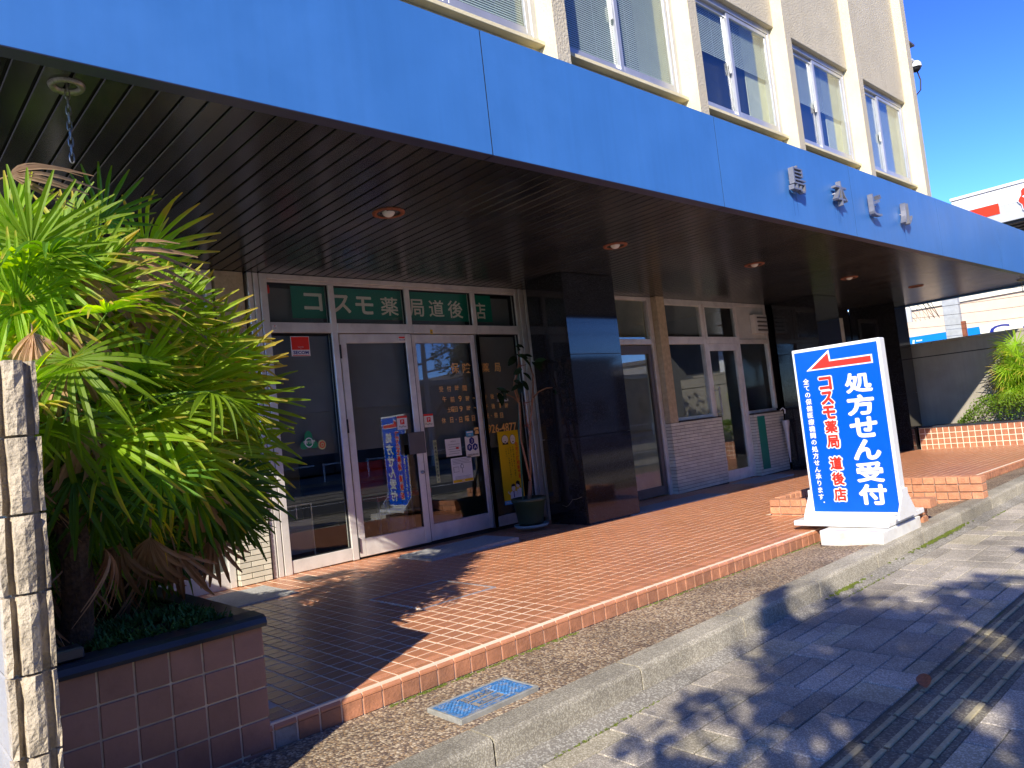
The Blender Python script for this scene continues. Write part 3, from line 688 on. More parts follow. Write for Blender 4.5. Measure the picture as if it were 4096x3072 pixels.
# ------------------------------------------------------------------ fan palms
def fanleaf(rng, L=.40, nseg=15, spread=230, wid=.0148, droop=.35, cup=.25, pet=.38):
    """a fan of pleated segments in local space: hub at origin, axis +X, normal +Z; petiole back along -X"""
    mb = MB(); NS = 6
    for k in range(nseg):
        t = (k + .5) / nseg * 2 - 1; a = radians(spread / 2) * t + rng.uniform(-.03, .03)
        l = L * (1 - .28 * abs(t) ** 1.6) * rng.uniform(.9, 1.06)
        d = Vector((cos(a), sin(a), 0)); s = Vector((-sin(a), cos(a), 0)); dr = droop * rng.uniform(.6, 1.5)
        bend = rng.uniform(-.12, .12) * l
        rows = []
        kink = rng.random() < .12
        for i in range(NS + 1):
            u = i / NS
            w = wid * (1.0 if u < .75 else 1 - (u - .75) / .25 * .72) * (min(1, .28 + u * 2.4)) * l / L
            zz = cup * l * sin(abs(t) * 1.2) * u * .6 - dr * l * u ** 2.3 - (.12 * l * max(0, u - .7) / .3 if kink else 0)
            c = d * (l * u) * (1 - .12 * dr * u) + s * bend * u * u + Vector((0, 0, zz))
            rows.append((c - s * w + Vector((0, 0, w * .42)), c - Vector((0, 0, w * .30)), c + s * w + Vector((0, 0, w * .42))))
        b0 = len(mb.v)
        for r in rows: mb.v.extend([tuple(p) for p in r])
        for i in range(NS):
            for j in (0, 1):
                A = b0 + i * 3 + j
                mb.face([A, A + 1, A + 4, A + 3], [(k + j * .5, i / NS), (k + .5 + j * .5, i / NS), (k + .5 + j * .5, (i + 1) / NS), (k + j * .5, (i + 1) / NS)])
    mb.cur = 1
    pts = [(-pet * t, 0, -pet * .32 * t * t) for t in (0, .3, .6, 1)]
    mb.tube(pts, [.0045, .005, .006, .0075], 6)
    return mb
rngl = random.Random(3)
LEAF = [fanleaf(rngl, L=rngl.uniform(.33, .38), nseg=rngl.choice((16, 18, 20, 22)), wid=.0118, spread=rngl.choice((200, 235, 260, 300)), droop=dr, cup=cu) for dr, cu in ((.12, .1), (.25, .3), (.45, .2), (.2, .4), (.6, .1), (.35, .25))]
LM = [l.mesh('palm_leaf', [M_palm, M_petiole]) for l in LEAF]
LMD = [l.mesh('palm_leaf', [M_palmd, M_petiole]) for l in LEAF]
dead = [fanleaf(rngl, L=.33, nseg=9, spread=110, wid=.013, droop=1.1, cup=.0, pet=.3) for _ in range(3)]
LX = [l.mesh('dead_leaf', [M_dead, M_dead]) for l in dead]
def orient(pos, axis, normal, s=1):
    x = Vector(axis).normalized(); z = Vector(normal); z = (z - x * z.dot(x)).normalized(); y = z.cross(x)
    m = Matrix((x * s, y * s, z * s)).transposed().to_4x4(); m.translation = Vector(pos); return m
def add_leaf(parent, pos, axis, normal, s=1, kind='g', v=None):
    L = {'g': LM, 'd': LMD, 'x': LX}[kind]
    me = L[v % len(L)] if v is not None else random.choice(L)
    o = link('dead_leaf' if kind == 'x' else 'palm_leaf', me, parent, mw=orient(pos, axis, normal, s))
    return o
def ray(px, py): return (_F + _R * ((px - 2048) / FPX) - _U * ((py - 1536) / FPX))
def at(px, py, y): d = ray(px, py); return CAM + d * ((y - CAM.y) / d.y)
palms = []
for (x, y, h, lb) in ((.62, -2.98, 1.35, 'fan palm nearest the street in the brown tiled planter beside the block wall'), (.86, -2.55, 1.25, 'middle fan palm of the brown tiled planter, leaning out over the terrace'), (.80, -2.0, 1.5, 'rear fan palm of the brown tiled planter, closest to the shopfront')):
    p = thing('fan_palm', lb, 'palm', (x, y, PT - .03), 'fan palms in the brown tiled planter')
    q = MB(); pts = [Vector((x + .03 * sin(t * 5), y + .02 * cos(t * 4), PT - .05 + (h - PT) * t)) for t in [k / 10 for k in range(11)]]
    q.tube(pts, [.055 - .012 * k / 10 + .006 * (k % 2) for k in range(11)], 12)
    for k in range(260):
        t = random.random(); a = random.uniform(0, 6.28); c = Vector((x + .03 * sin(t * 5), y + .02 * cos(t * 4), PT + (h - PT) * t)); d = Vector((cos(a), sin(a), random.uniform(-.6, .9)))
        n = Vector((-sin(a), cos(a), 0)) * .004; c1 = c + Vector((cos(a), sin(a), 0)) * .045; q.poly([c1 - n, c1 + n, c1 + d * random.uniform(.03, .1)])
    q.build('trunk', M_fibre, p)
    palms.append((p, Vector((x, y, h))))
up = Vector((0, 0, 1)); tocam = lambda p: (CAM - Vector(p)).normalized()
# leaves whose place can be read in the photograph: pixel of the hub, depth, axis on screen, palm, kind
def key_leaf(px, py, y, ax, ay, toward, pi_, kind='g', s=1, v=None, tilt=0):
    pos = at(px, py, y); c = tocam(pos)
    axis = (_R * ax - _U * ay + c * toward)
    nrm = c + up * (.35 + tilt) - SUNV * .25
    add_leaf(palms[pi_][0], pos, axis, nrm, s, kind, v)
KL = [(121, 985, -3.1, .15, -1, .1, 0, 'g', .9, 0), (285, 1437, -3.2, .1, .6, .5, 0, 'g', .95, 1), (620, 1652, -3.0, .2, .5, .5, 0, 'g', 1.0, 3),
      (475, 1373, -2.7, 1, -.25, .2, 0, 'g', 1.05, 0), (770, 1575, -2.6, 1, -.15, .2, 1, 'g', 1.1, 1), (850, 1650, -2.5, 1, .1, .25, 1, 'g', 1.1, 2),
      (640, 1900, -3.1, .1, .8, .9, 0, 'd', .75, 0), (537, 1100, -2.4, 1, -.5, .1, 1, 'g', 1.0, 0), (443, 1775, -3.1, .9, .25, .6, 0, 'g', .9, 5),
      (250, 960, -2.8, .9, -.25, .2, 0, 'g', .9, 3), (410, 880, -2.4, .35, -1, 0, 1, 'd', .85, 0), (590, 1010, -2.3, .7, -.7, .1, 2, 'g', .95, 1),
      (860, 1420, -2.2, .5, -.8, .1, 2, 'g', 1.0, 0), (900, 1500, -2.3, .9, -.4, .1, 2, 'g', 1.05, 3), (730, 1350, -2.5, .6, -.7, .2, 1, 'g', 1, 5),
      (800, 1850, -2.8, .9, .4, .4, 1, 'g', 1.0, 4), (700, 1800, -2.9, .4, .9, .4, 0, 'g', .95, 2), (930, 1750, -2.4, .9, .35, .2, 1, 'g', .95, 4),
      (880, 1950, -2.7, .8, .7, .3, 1, 'd', .95, 2), (300, 1900, -3.1, -.5, .8, .6, 0, 'd', .8, 1), (250, 1700, -3.15, -.3, .9, .4, 0, 'g', .9, 4),
      (60, 1180, -3.1, -.3, .7, .4, 0, 'g', .95, 1), (350, 1180, -2.9, .6, -.5, .3, 0, 'g', .9, 5), (200, 1250, -3.0, -.6, .2, .4, 0, 'g', .9, 3),
      (430, 1950, -3.05, -.2, .9, .6, 0, 'd', .75, 1), (780, 1980, -2.8, .5, .8, .6, 1, 'd', .75, 5), (560, 1480, -2.9, -.2, -.9, .2, 0, 'g', .9, 0),
      (690, 1560, -2.8, .3, -1, .1, 1, 'g', .8, 0), (980, 1830, -2.4, 1, .5, .2, 1, 'g', .85, 5), (40, 950, -3.0, -.3, -.9, .2, 0, 'g', .85, 3),
      (180, 1080, -3.05, .7, .4, .5, 0, 'g', .9, 1), (640, 1240, -2.5, .9, -.2, .3, 1, 'g', .95, 3), (950, 1620, -2.3, 1, -.3, .1, 2, 'g', .95, 1)]
for a in KL: key_leaf(*a)
for a in ((130, 1330, -3.15, .1, 1, .4, 0, 'x', .9, 0), (250, 1330, -3.1, .5, .6, .4, 0, 'x', .7, 1), (300, 1100, -3.0, .9, .8, .3, 0, 'x', .95, 2), (360, 1120, -2.9, 1, .1, .3, 0, 'x', 1, 0),
          (420, 1020, -2.8, 1, -.1, .2, 0, 'x', .9, 1), (780, 1950, -2.8, .3, 1, .2, 1, 'x', .8, 1), (600, 2150, -2.9, 0, 1, .1, 0, 'x', 1, 2), (480, 2180, -2.9, -.3, 1, .1, 0, 'x', 1, 0),
          (700, 2200, -2.7, .3, 1, .1, 1, 'x', .9, 1), (40, 700, -3.0, .9, -.3, .1, 0, 'x', .6, 2), (850, 2150, -2.5, .2, 1, .1, 1, 'x', .9, 0), (520, 1160, -2.7, 1, .25, .2, 1, 'x', .8, 2)): key_leaf(*a)
rp = random.Random(11)
for k in range(120):
    pi_ = rp.choice((0, 0, 1, 1, 2, 2)); p, top = palms[pi_]
    t = rp.random(); zc = PT + .22 + (1.55 - .35 * (pi_ == 1)) * t ** .9
    a = rp.uniform(0, 6.28); r = rp.uniform(.18, .5) * (1.1 - .45 * abs(t - .5))
    pos = Vector((top.x + cos(a) * r + .12 * t, top.y + sin(a) * r, zc))
    if pos.x < .44: pos.x = .45 + rp.uniform(0, .1)
    out = Vector((cos(a), sin(a), (t - .45) * 1.6 + rp.uniform(-.25, .25)))
    nrm = up + Vector((cos(a), sin(a), 0)) * rp.uniform(.1, .9) + Vector((rp.uniform(-.4, .4), rp.uniform(-.4, .4), 0))
    q_ = proj(pos)
    if q_ and (q_[1] > 2080 and q_[2] < 3.6 or q_[1] < 1000 + max(0, q_[0] - 250) * .8): continue
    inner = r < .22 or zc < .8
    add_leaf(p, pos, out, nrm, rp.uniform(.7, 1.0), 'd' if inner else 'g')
def inpoly(x, y, P):
    c = False
    for i in range(len(P)):
        (x1, y1), (x2, y2) = P[i], P[i - 1]
        if (y1 > y) != (y2 > y) and x < (x2 - x1) * (y - y1) / (y2 - y1) + x1: c = not c
    return c
# outer shell of the clump: fans turned to the light, reaching out over the street and the terrace
SHELL = [(-60, 820), (250, 900), (480, 1080), (720, 1230), (900, 1430), (1000, 1600), (1010, 1800), (930, 1960), (760, 2020), (500, 2020), (200, 1950), (-60, 1900)]
cnt = 0
while cnt < 92:
    px, py = rp.uniform(-60, 1010), rp.uniform(820, 2020)
    if not inpoly(px, py, SHELL): continue
    cnt += 1
    t = max(0, px) / 1010; y = -3.12 + .85 * t ** 1.3 + rp.uniform(-.05, .28)
    pos = at(px, py, y)
    if pos.x < .46: pos.x = .46 + rp.uniform(0, .06)
    ax, ay = px - 430, (py - 1560) * 1.0; n_ = max(200, sqrt(ax * ax + ay * ay)); ax /= n_; ay /= n_
    a = rp.uniform(-.8, .8); ax, ay = ax * cos(a) - ay * sin(a), ax * sin(a) + ay * cos(a)
    c = tocam(pos); axis = _R * (ax + .25) - _U * (ay + .15) + c * rp.uniform(.15, .75)
    nrm = -SUNV * rp.uniform(.5, 1.2) + c * rp.uniform(.2, .9) + up * .3 + Vector((rp.uniform(-.35, .35), rp.uniform(-.35, .35), rp.uniform(-.3, .3)))
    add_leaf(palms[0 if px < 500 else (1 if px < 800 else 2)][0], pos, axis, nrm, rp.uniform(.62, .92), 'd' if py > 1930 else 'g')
cnt = 0
while cnt < 105:      # the shaded skirt of small hanging fans above the coping
    px, py = rp.uniform(60, 960), rp.uniform(1880, 2230)
    if py > 2290 - max(0, px - 500) * .35 or py > 2270 - max(0, 200 - px): continue
    cnt += 1; t = px / 960; y = -3.0 + .75 * t + rp.uniform(-.05, .35); pos = at(px, py, y)
    if pos.x < .46: continue
    c = tocam(pos); a = rp.uniform(-.9, .9); axis = _R * sin(a) - _U * cos(a) * rp.uniform(.3, 1) + c * rp.uniform(.2, .7)
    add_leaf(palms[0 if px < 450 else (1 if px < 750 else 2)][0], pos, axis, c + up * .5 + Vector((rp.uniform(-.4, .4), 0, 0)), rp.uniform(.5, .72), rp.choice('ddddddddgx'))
for k in range(26):
    p, top = palms[rp.choice((0, 1, 2))]; a = rp.uniform(0, 6.28); t = rp.random()
    add_leaf(p, top * 1 + Vector((cos(a) * .12, sin(a) * .12, -t * .8 + .05)) , Vector((cos(a), sin(a), -1.3)), Vector((cos(a), sin(a), .5)), rp.uniform(.6, .9), 'x')

# ------------------------------------------------------------------ the building
bd = thing('office_building', 'cream office building over a blue canopy, with a glazed shopfront at street level', 'building', (8, 0, 0))
CX0, CX1, FY, FZ0, FZ1 = .36, 16.22, -3.13, 2.62, 3.37
SX = [CX0, 2.8598, 5.3276, 7.8584, 10.4516, 13.0893, 15.70, CX1]
cano = boxo('canopy', M_gap, CX0 + .01, CX1 - .01, FY + .03, -.0, 2.665, FZ1 - .02, bd)
for i in range(len(SX) - 1):
    gp = .0045
    boxo('fascia_panel', M_blue, SX[i] + gp, SX[i + 1] - gp, FY, FY + .030, FZ0 + .004, FZ1, cano)
    if i: boxo('seam_strip', M_gask, SX[i] - .0042, SX[i] + .0042, FY + .0015, FY + .02, FZ0 + .006, FZ1 - .002, cano)
    q = MB(); q.prism([(FY + .001, FZ0 - .0), (FY + .001, FZ0 + .003), (FY + .075, FZ0 + .003), (FY + .075, FZ0 + .03), (FY + .085, FZ0 + .03), (FY + .085, FZ0)], SX[i] + gp, SX[i + 1] - gp, 'x')
    q.build('edge_trim', M_bluetrim, cano)
q = MB(); q.box(CX1 - .008, CX1, FY + .03, -.3, FZ0, FZ1); q.box(CX0, CX0 + .008, FY + .03, -.3, FZ0, FZ1); q.build('end_panel', M_blue, cano)
BP = .10667; bx = 1.9370 - BP * 15
LIGHTS = [(2.938, -1.909), (5.486, -1.862), (8.059, -1.85), (10.729, -1.825), (13.281, -1.839), (15.42, -2.83), (.763, -2.84)]
k = 0
while bx < CX1 - .02:
    x0, x1 = max(bx + .0055, CX0 + .01), min(bx + BP - .0055, CX1 - .01)
    if x1 - x0 > .02:
        q = MB(); c = .004
        for (y0, y1) in ((FY + .088, -.002),):
            q.prism([(x0, 2.664), (x0, 2.650 + c), (x0 + c, 2.650), (x1 - c, 2.650), (x1, 2.650 + c), (x1, 2.664)], y0, y1, 'y')
        q.build('soffit_board', M_soffit, cano)
    bx += BP; k += 1
for i, (x, y) in enumerate(LIGHTS[:5]):
    q = MB(); q.lathe([(.080, .012), (.083, -.004), (.100, -.010), (.114, -.006), (.117, .004)], (x, y, 2.648), 32)
    dl = q.build('downlight', M_rust, bd, smooth=True)
    q = MB(); q.lathe([(.0005, .008), (.06, .008), (.082, .0), (.083, -.004)], (x, y, 2.6475), 24); q.build('socket', M_socket, dl)
    if i < 4:
        q = MB(); q.lathe([(.0005, -.028)] + [(.046 * sin(a), .012 - .040 * cos(a)) for a in [j * pi / 2 / 8 for j in range(1, 9)]] , (x, y, 2.646), 24); q.build('bulb', M_bulb, dl, smooth=True)
# upper storey
UF, UW = -3.05, -2.875
FINS = [(.20, .335), (1.90, 2.035), (3.606, 3.744), (5.283, 5.415), (6.988, 7.115), (8.689, 8.822), (10.439, 10.60)]
boxo('upper_wall', M_spand, .22, 10.58, UW + .09, 8, 3.34, 13, bd)
for (a, c_) in FINS: boxo('wall_fin', M_cream, a, c_, UF, UW + .12, 3.36, 13.0, bd, c=.004)
fin_front = M_spand
for i in range(6):
    x0, x1 = FINS[i][1], FINS[i + 1][0]; z0, z1 = 3.595, 4.69
    boxo('fin_shade_strip', M_spand, FINS[i + 1][0] + .004, FINS[i + 1][1] - .004, UF - .004, UF + .002, 3.37, 13.0, bd)  # textured fin front; its duller beige has the grazing-light shade in the colour
    boxo('spandrel', M_spand, x0, x1, UW - .075, UW + .1, z1, 6.9, bd, c=.006)
    boxo('parapet_wall', M_cream, x0, x1, UW - .02, UW + .1, 3.36, z0 - .035, bd)
    boxo('sill', M_cream, x0, x1 + .0, UW - .085, UW + .02, z0 - .033, z0 - .003, bd, c=.003)
    boxo('sill_flashing', M_mort, x0 + .001, x1 - .001, UW - .06, UW + .02, z0 - .003, z0 + .006, bd)
    wf = MB(); zf = z0 + .008
    for a in ((x0, x0 + .04, zf, z1), (x1 - .05, x1, zf, z1), (x0 + .04, x1 - .05, zf, zf + .045), (x0 + .04, x1 - .05, z1 - .06, z1)): wf.box(a[0], a[1], UW - .03, UW + .07, a[2], a[3], .003)
    win = wf.build('window', M_alu2, bd); mx = (x0 + x1) / 2 + .0
    for s, (a, c_, y) in enumerate(((x0 + .04, mx + .035, UW - .002), (mx - .015, x1 - .05, UW - .022))):
        q = MB(); t = .045
        for e in ((a, a + t, zf + .045, z1 - .06), (c_ - t, c_, zf + .045, z1 - .06), (a + t, c_ - t, zf + .045, zf + .09), (a + t, c_ - t, z1 - .10, z1 - .06)): q.box(e[0], e[1], y, y + .022, e[2], e[3], .002)
        q.build('sash', M_alu2, win); boxo('pane', M_wglass, a + t, c_ - t, y + .009, y + .013, zf + .09, z1 - .10, win)
    boxo('catch', M_white, mx - .05, mx - .035, UW - .02, UW - .004, z0 + .45, z0 + .56, win)
    # room behind
    q = MB(); q.box(x0, x1, UW + .088, UW + .0895, z0, z1)
    full = i in (0, 1, 2)
    drop = {0: 1, 1: 1, 2: 1, 3: .42, 4: .5, 5: .98}[i]
    q = MB(); zz = z1 - .08
    while zz > z1 - .08 - (z1 - z0 - .12) * drop:
        q.poly([(x0 + .05, UW + .045, zz), (x1 - .06, UW + .045, zz), (x1 - .06, UW + .0385, zz - .0168), (x0 + .05, UW + .0385, zz - .0168)]); zz -= .017
    for xx in (x0 + .25, mx - .2, mx + .2, x1 - .3): q.box(xx - .0015, xx + .0015, UW + .043, UW + .045, zz, z1 - .07)
    q.build('venetian_blind', M_vene, win)
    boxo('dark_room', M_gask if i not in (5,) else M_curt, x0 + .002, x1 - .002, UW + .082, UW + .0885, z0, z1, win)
    if i in (3, 4, 2): boxo('curtain', M_curt, x1 - .42, x1 - .05, UW + .064, UW + .072, z0 + .05, z1 - .06, win)
# camera on the corner
cc = thing('security_camera', 'white dome security camera on the corner of the cream wall', 'security camera', (10.88, -3.0, 5.29))
q = MB(); q.box(10.60, 10.68, -3.03, -2.97, 5.24, 5.36, .005); q.tube([(10.66, -3, 5.3), (10.78, -3, 5.34), (10.88, -3, 5.33)], .018, 8); q.build('bracket', M_white, cc)
q = MB(); q.lathe([(.001, .075), (.05, .07), (.072, .04), (.075, 0), (.078, -.01), (.001, -.01)], (10.89, -3.0, 5.27), 20); q.build('housing', M_white, cc, smooth=True)
q = MB(); q.lathe([(.066, -.01), (.058, -.04), (.035, -.062), (.001, -.068)], (10.89, -3.0, 5.27), 20); q.build('dome', M_gask, cc, smooth=True)
q = MB(); q.tube([(10.92, -3.0, 5.24), (10.95, -3.02, 5.1), (10.90, -3.02, 4.95), (10.66, -3.01, 4.8), (10.60, -3.0, 4.78)], .009, 6); q.build('cable', M_wire, cc)
q = MB(); q.box(10.60, 10.78, -3.06, -2.98, 5.50, 5.53, .003); q.build('metal_tab', M_brown, bd)
# fascia letters
bs = thing('building_name_sign', 'four raised silver characters 島本ビル on the blue canopy fascia', 'sign', (7.9, -3.16, 3.0))
for ch, x, z in (('島', 6.56, 3.015), ('本', 7.45, 3.005), ('ビ', 8.33, 3.0), ('ル', 9.20, 3.0)):
    q = MB(); put_text(q, ch, (x, FY - .045, z), w=.25, h=.245, depth=.09, offset=-.004, res=2)
    q.build('character', M_steel, bs)
    q = MB()
    for dx in (-.06, .06): q.tube([(x + dx, FY, z), (x + dx, FY - .03, z)], .006, 5)
    q.build('stud', M_steelside, bs)
# dark drip stains are real dirt under the letters
q = MB()
for x in (6.53, 6.60, 7.40, 7.46, 7.50, 8.36, 9.17, 9.23):
    w_ = random.uniform(.004, .012); l = random.uniform(.12, .26); zt = 2.90
    q.poly([(x - w_, FY - .0016, zt), (x - w_ * .4, FY - .0016, zt - l), (x + w_ * .4, FY - .0016, zt - l), (x + w_, FY - .0016, zt)])
m_st = mat('water_stain', (.035, .13, .40), .5); q.build('stain', m_st, cano)

# rain chains
def chain(x, y, n, lb, bright=True):
    t = thing('rain_chain', lb, 'chain', (x, y, 2.65))
    q = MB(); q.lathe([(.040, .004), (.042, -.006), (.062, -.014), (.068, -.004), (.070, .004)], (x, y, 2.648), 28); q.build('collar', M_chain, t, smooth=True)
    z = 2.665
    for i in range(n):
        q = MB(); pts = []
        for k in range(15):
            a = 2 * pi * k / 14; u, v = .0085 * cos(a), .019 * sin(a) + (.004 if sin(a) > 0 else -.004)
            pts.append((x + (u if i % 2 else 0), y + (0 if i % 2 else u), z - .02 + v))
        q.tube(pts, .0028, 6, cap=False); q.build('chain_link', M_chain, t); z -= .0335
    return t
chain(.763, -2.86, 10, 'short galvanised chain hanging from the soffit above the left palms')
chain(15.42, -2.83, 7, 'small chain hanging from the soffit near the far right end of the canopy')

# ------------------------------------------------------------------ pillars
def pillar(x0, x1, y0, y1, lb=None):
    core = boxo('pillar', M_gask, x0 + .02, x1 - .02, y0 + .02, y1 - .02, -.25, 2.66, bd)
    zs = [-.22, .88, 1.76, 2.648]
    for a, c_ in zip(zs, zs[1:]):
        g = .0022
        boxo('granite_slab', M_gran, x0 + .003, x1 - .003, y0, y0 + .019, a + g, c_ - g, core, c=.0015)
        boxo('granite_slab', M_gran, x0, x0 + .019, y0 + .022, y1, a + g, c_ - g, core, c=.0015)
        boxo('granite_slab', M_gran, x1 - .019, x1, y0 + .022, y1, a + g, c_ - g, core, c=.0015)
    return core
p1 = pillar(5.777, 6.632, -.863, -.30)
q = MB(); pts = [(5.7755, -.50, .16), (5.7755, -.56, .145), (5.7755, -.60, .165), (5.7755, -.66, .22), (5.7755, -.72, .225), (5.7755, -.80, .25)]
q.tube(pts, .0018, 4); q.build('crack', M_kerb, p1)
pillar(11.62, 12.47, -.863, -.14); pillar(14.95, 15.52, -.863, -.01)

# ------------------------------------------------------------------ pharmacy shopfront (glass plane y = 0)
def frame(mb, x0, x1, z0, z1, y0=-.02, y1=.05, c=.003): mb.box(x0, x1, y0, y1, z0, z1, c)
sf = MB()
for x0, x1 in ((2.695, 2.735), (2.745, 2.79), (2.80, 2.868)): frame(sf, x0, x1, 0, 2.648, -.03, .05)
frame(sf, 5.862, 5.91, 0, 2.648); frame(sf, 5.93, 6.0, 0, 2.648)
frame(sf, 2.87, 5.86, 2.60, 2.648, -.028); frame(sf, 2.87, 5.86, 2.575, 2.598, -.01)
for x in (3.497, 4.357, 5.228): frame(sf, x - .030, x + .030, (2.118 if x < 3.6 or x < 5 else 0), 2.574, -.024)
frame(sf, 3.497 - .032, 3.497 + .032, 0, 2.117, -.024); frame(sf, 5.228 - .03, 5.228 + .03, 0, 2.117, -.024)
fr = sf.build('shopfront_frame', M_alu, bd)
for a, c_ in ((2.869, 3.466), (3.528, 4.326), (4.388, 5.197), (5.259, 5.861)):
    boxo('transom_rail', M_alu, a, c_, -.026, .05, 2.118, 2.212, fr, c=.003)
for a, c_, zb in ((2.869, 3.463, 0), (5.259, 5.861, 0)):
    boxo('bottom_rail', M_alu, a, c_, -.02, .05, .005, .115, fr, c=.003)
glz = [(2.869, 3.464, .116, 2.117), (5.259, 5.861, .116, 2.117)] + [(a, c_, 2.213, 2.574) for a, c_ in ((2.869, 3.466), (3.528, 4.326), (4.388, 5.197), (5.259, 5.861))]
for i, (a, c_, z0, z1) in enumerate(glz):
    q = MB(); q.box(a, c_, .012, .018, z0, z1); q.build('glass_pane', M_glass, fr)
    q = MB(); t = .006
    for e in ((a, a + t, z0, z1), (c_ - t, c_, z0, z1), (a + t, c_ - t, z0, z0 + t), (a + t, c_ - t, z1 - t, z1)): q.box(e[0], e[1], -.004, .024, e[2], e[3])
    q.build('gasket', M_gask, fr)
def leaf_door(x0, x1, z1, st, name='door'):
    q = MB()
    frame(q, x0, x0 + st, .012, z1, -.014, .03); frame(q, x1 - st, x1, .012, z1, -.014, .03)
    frame(q, x0 + st + .0005, x1 - st - .0005, .012, .175, -.012, .03); frame(q, x0 + st + .0005, x1 - st - .0005, z1 - .085, z1, -.012, .03)
    d = q.build(name, M_alu, bd)
    boxo('glass_pane', M_glass, x0 + st, x1 - st, .008, .014, .175, z1 - .085, d)
    q = MB(); t = .006
    for e in ((x0 + st, x0 + st + t, .175, z1 - .085), (x1 - st - t, x1 - st, .175, z1 - .085)): q.box(e[0], e[1], -.004, .024, e[2], e[3])
    q.build('gasket', M_gask, d)
    return d
d1 = leaf_door(3.545, 4.342, 2.108, .068); d1.matrix_basis = Matrix.Translation((3.545, 0, 0)) @ Matrix.Rotation(-.037, 4, 'Z') @ Matrix.Translation((-3.545, 0, 0)); d2 = leaf_door(4.352, 5.195, 2.108, .058)
boxo('meeting_gasket', M_gask, 4.343, 4.351, -.006, .02, .012, 2.108, d1)
for z in (1.235, 1.94, .13):
    q = MB(); q.tube([(3.538, -.026, z - .065), (3.538, -.026, z + .065)], .009, 8); q.box(3.530, 3.546, -.024, -.015, z - .065, z + .065); q.build('hinge', M_gask, d1)
q = MB(); q.lathe([(.001, 0), (.016, 0), (.018, .01), (.018, .02)], (0, 0, 0), 16); me = q.mesh('lock', M_steelf, True); link('lock', me, d1, mw=Matrix.Translation((4.313, -.034, .71)) @ Matrix.Rotation(radians(-90), 4, 'X'))
hd = boxo('handle_plate', M_brown, 4.155, 4.345, -.075, -.055, .90, 1.115, d1, c=.004)
boxo('handle_back', M_brown, 4.10, 4.16, .03, .05, .90, 1.115, d1, c=.004)
q = MB()
for z in (.93, 1.085): q.tube([(4.31, -.056, z), (4.31, -.012, z)], .008, 8)
q.build('standoff', M_steelf, d1)
for o in d1.children: o.matrix_parent_inverse = Matrix.Identity(4)
# interior room of the pharmacy
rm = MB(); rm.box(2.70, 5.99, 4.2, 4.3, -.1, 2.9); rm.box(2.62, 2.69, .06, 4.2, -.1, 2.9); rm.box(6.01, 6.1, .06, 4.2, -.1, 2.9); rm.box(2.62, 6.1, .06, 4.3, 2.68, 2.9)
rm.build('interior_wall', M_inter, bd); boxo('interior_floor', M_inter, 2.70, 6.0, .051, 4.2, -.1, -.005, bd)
for a, c_, y in ((2.875, 3.458, .07), (3.56, 4.33, .08), (4.40, 5.18, .09), (5.265, 5.855, .07)):
    boxo('roller_blind', M_blind, a, c_, y, y + .004, 1.00 if a < 4.3 else .86, 2.10, bd)
for a, c_ in ((2.875, 3.458), (3.54, 4.32), (4.40, 5.18), (5.265, 5.855)): boxo('transom_blind', M_blind, a, c_, .10, .104, 2.215, 2.55, bd)
# counter, chairs, shelves inside: dim shapes behind the glass
q = MB(); q.box(3.0, 4.2, 2.4, 2.9, 0, .95, .01); tag(q.build('counter', M_interpale), 'dim pale counter deep inside the pharmacy behind the glass', 'counter')
t = thing('notice_stand', 'low white-edged grey panel standing inside the left pane of the pharmacy', 'display stand', (3.1, .3, 0))
boxo('panel', M_opp2, 2.90, 3.24, .28, .30, .12, .42, t, c=.003)
q = MB(); q.tube([(3.25, .29, .02), (3.25, .29, .56), (2.88, .29, .56)], .008, 6); q.tube([(3.1, .29, .56), (3.1, .29, .44)], .008, 6); q.build('rail', M_alu, t)
for i, x in enumerate((4.6, 4.95)):
    t = thing('waiting_chair', ('left' if i == 0 else 'right') + ' dark waiting chair seen dimly through the right hand door glass', 'chair', (x, 1.2, 0))
    boxo('seat', M_red, x - .2, x + .2, 1.0, 1.4, .40, .46, t, c=.01); boxo('backrest', M_red, x - .2, x + .2, 1.4, 1.45, .46, .85, t, c=.01)
    for sx in (-.18, .18):
        for sy in (1.02, 1.40): boxo('leg', M_steelf, x + sx - .012, x + sx + .012, sy - .01, sy + .012, 0, .40, t)
# green sign band behind the glass
gs = thing('pharmacy_sign', 'green band sign behind the transom glass reading コスモ薬局道後店 in cream', 'sign', (4.3, .06, 2.42))
boxo('panel', M_green, 3.13, 5.556, .060, .064, 2.268, 2.570, gs)
for ch, x, z, w_, h_ in (('コ', 3.345, 2.423, .185, .165), ('ス', 3.64, 2.414, .20, .175), ('モ', 3.895, 2.407, .20, .175), ('薬', 4.185, 2.406, .21, .19), ('局', 4.52, 2.402, .185, .185), ('道', 4.775, 2.403, .20, .185), ('後', 5.03, 2.399, .205, .195), ('店', 5.375, 2.392, .18, .19)):
    q = MB(); put_bold(q, ch, (x * 1.0, .055, z), .0055 if ch in 'コスモ' else .0028, 8, w=w_ - .008, h=h_ - .008); q.build('character', M_letter, gs)
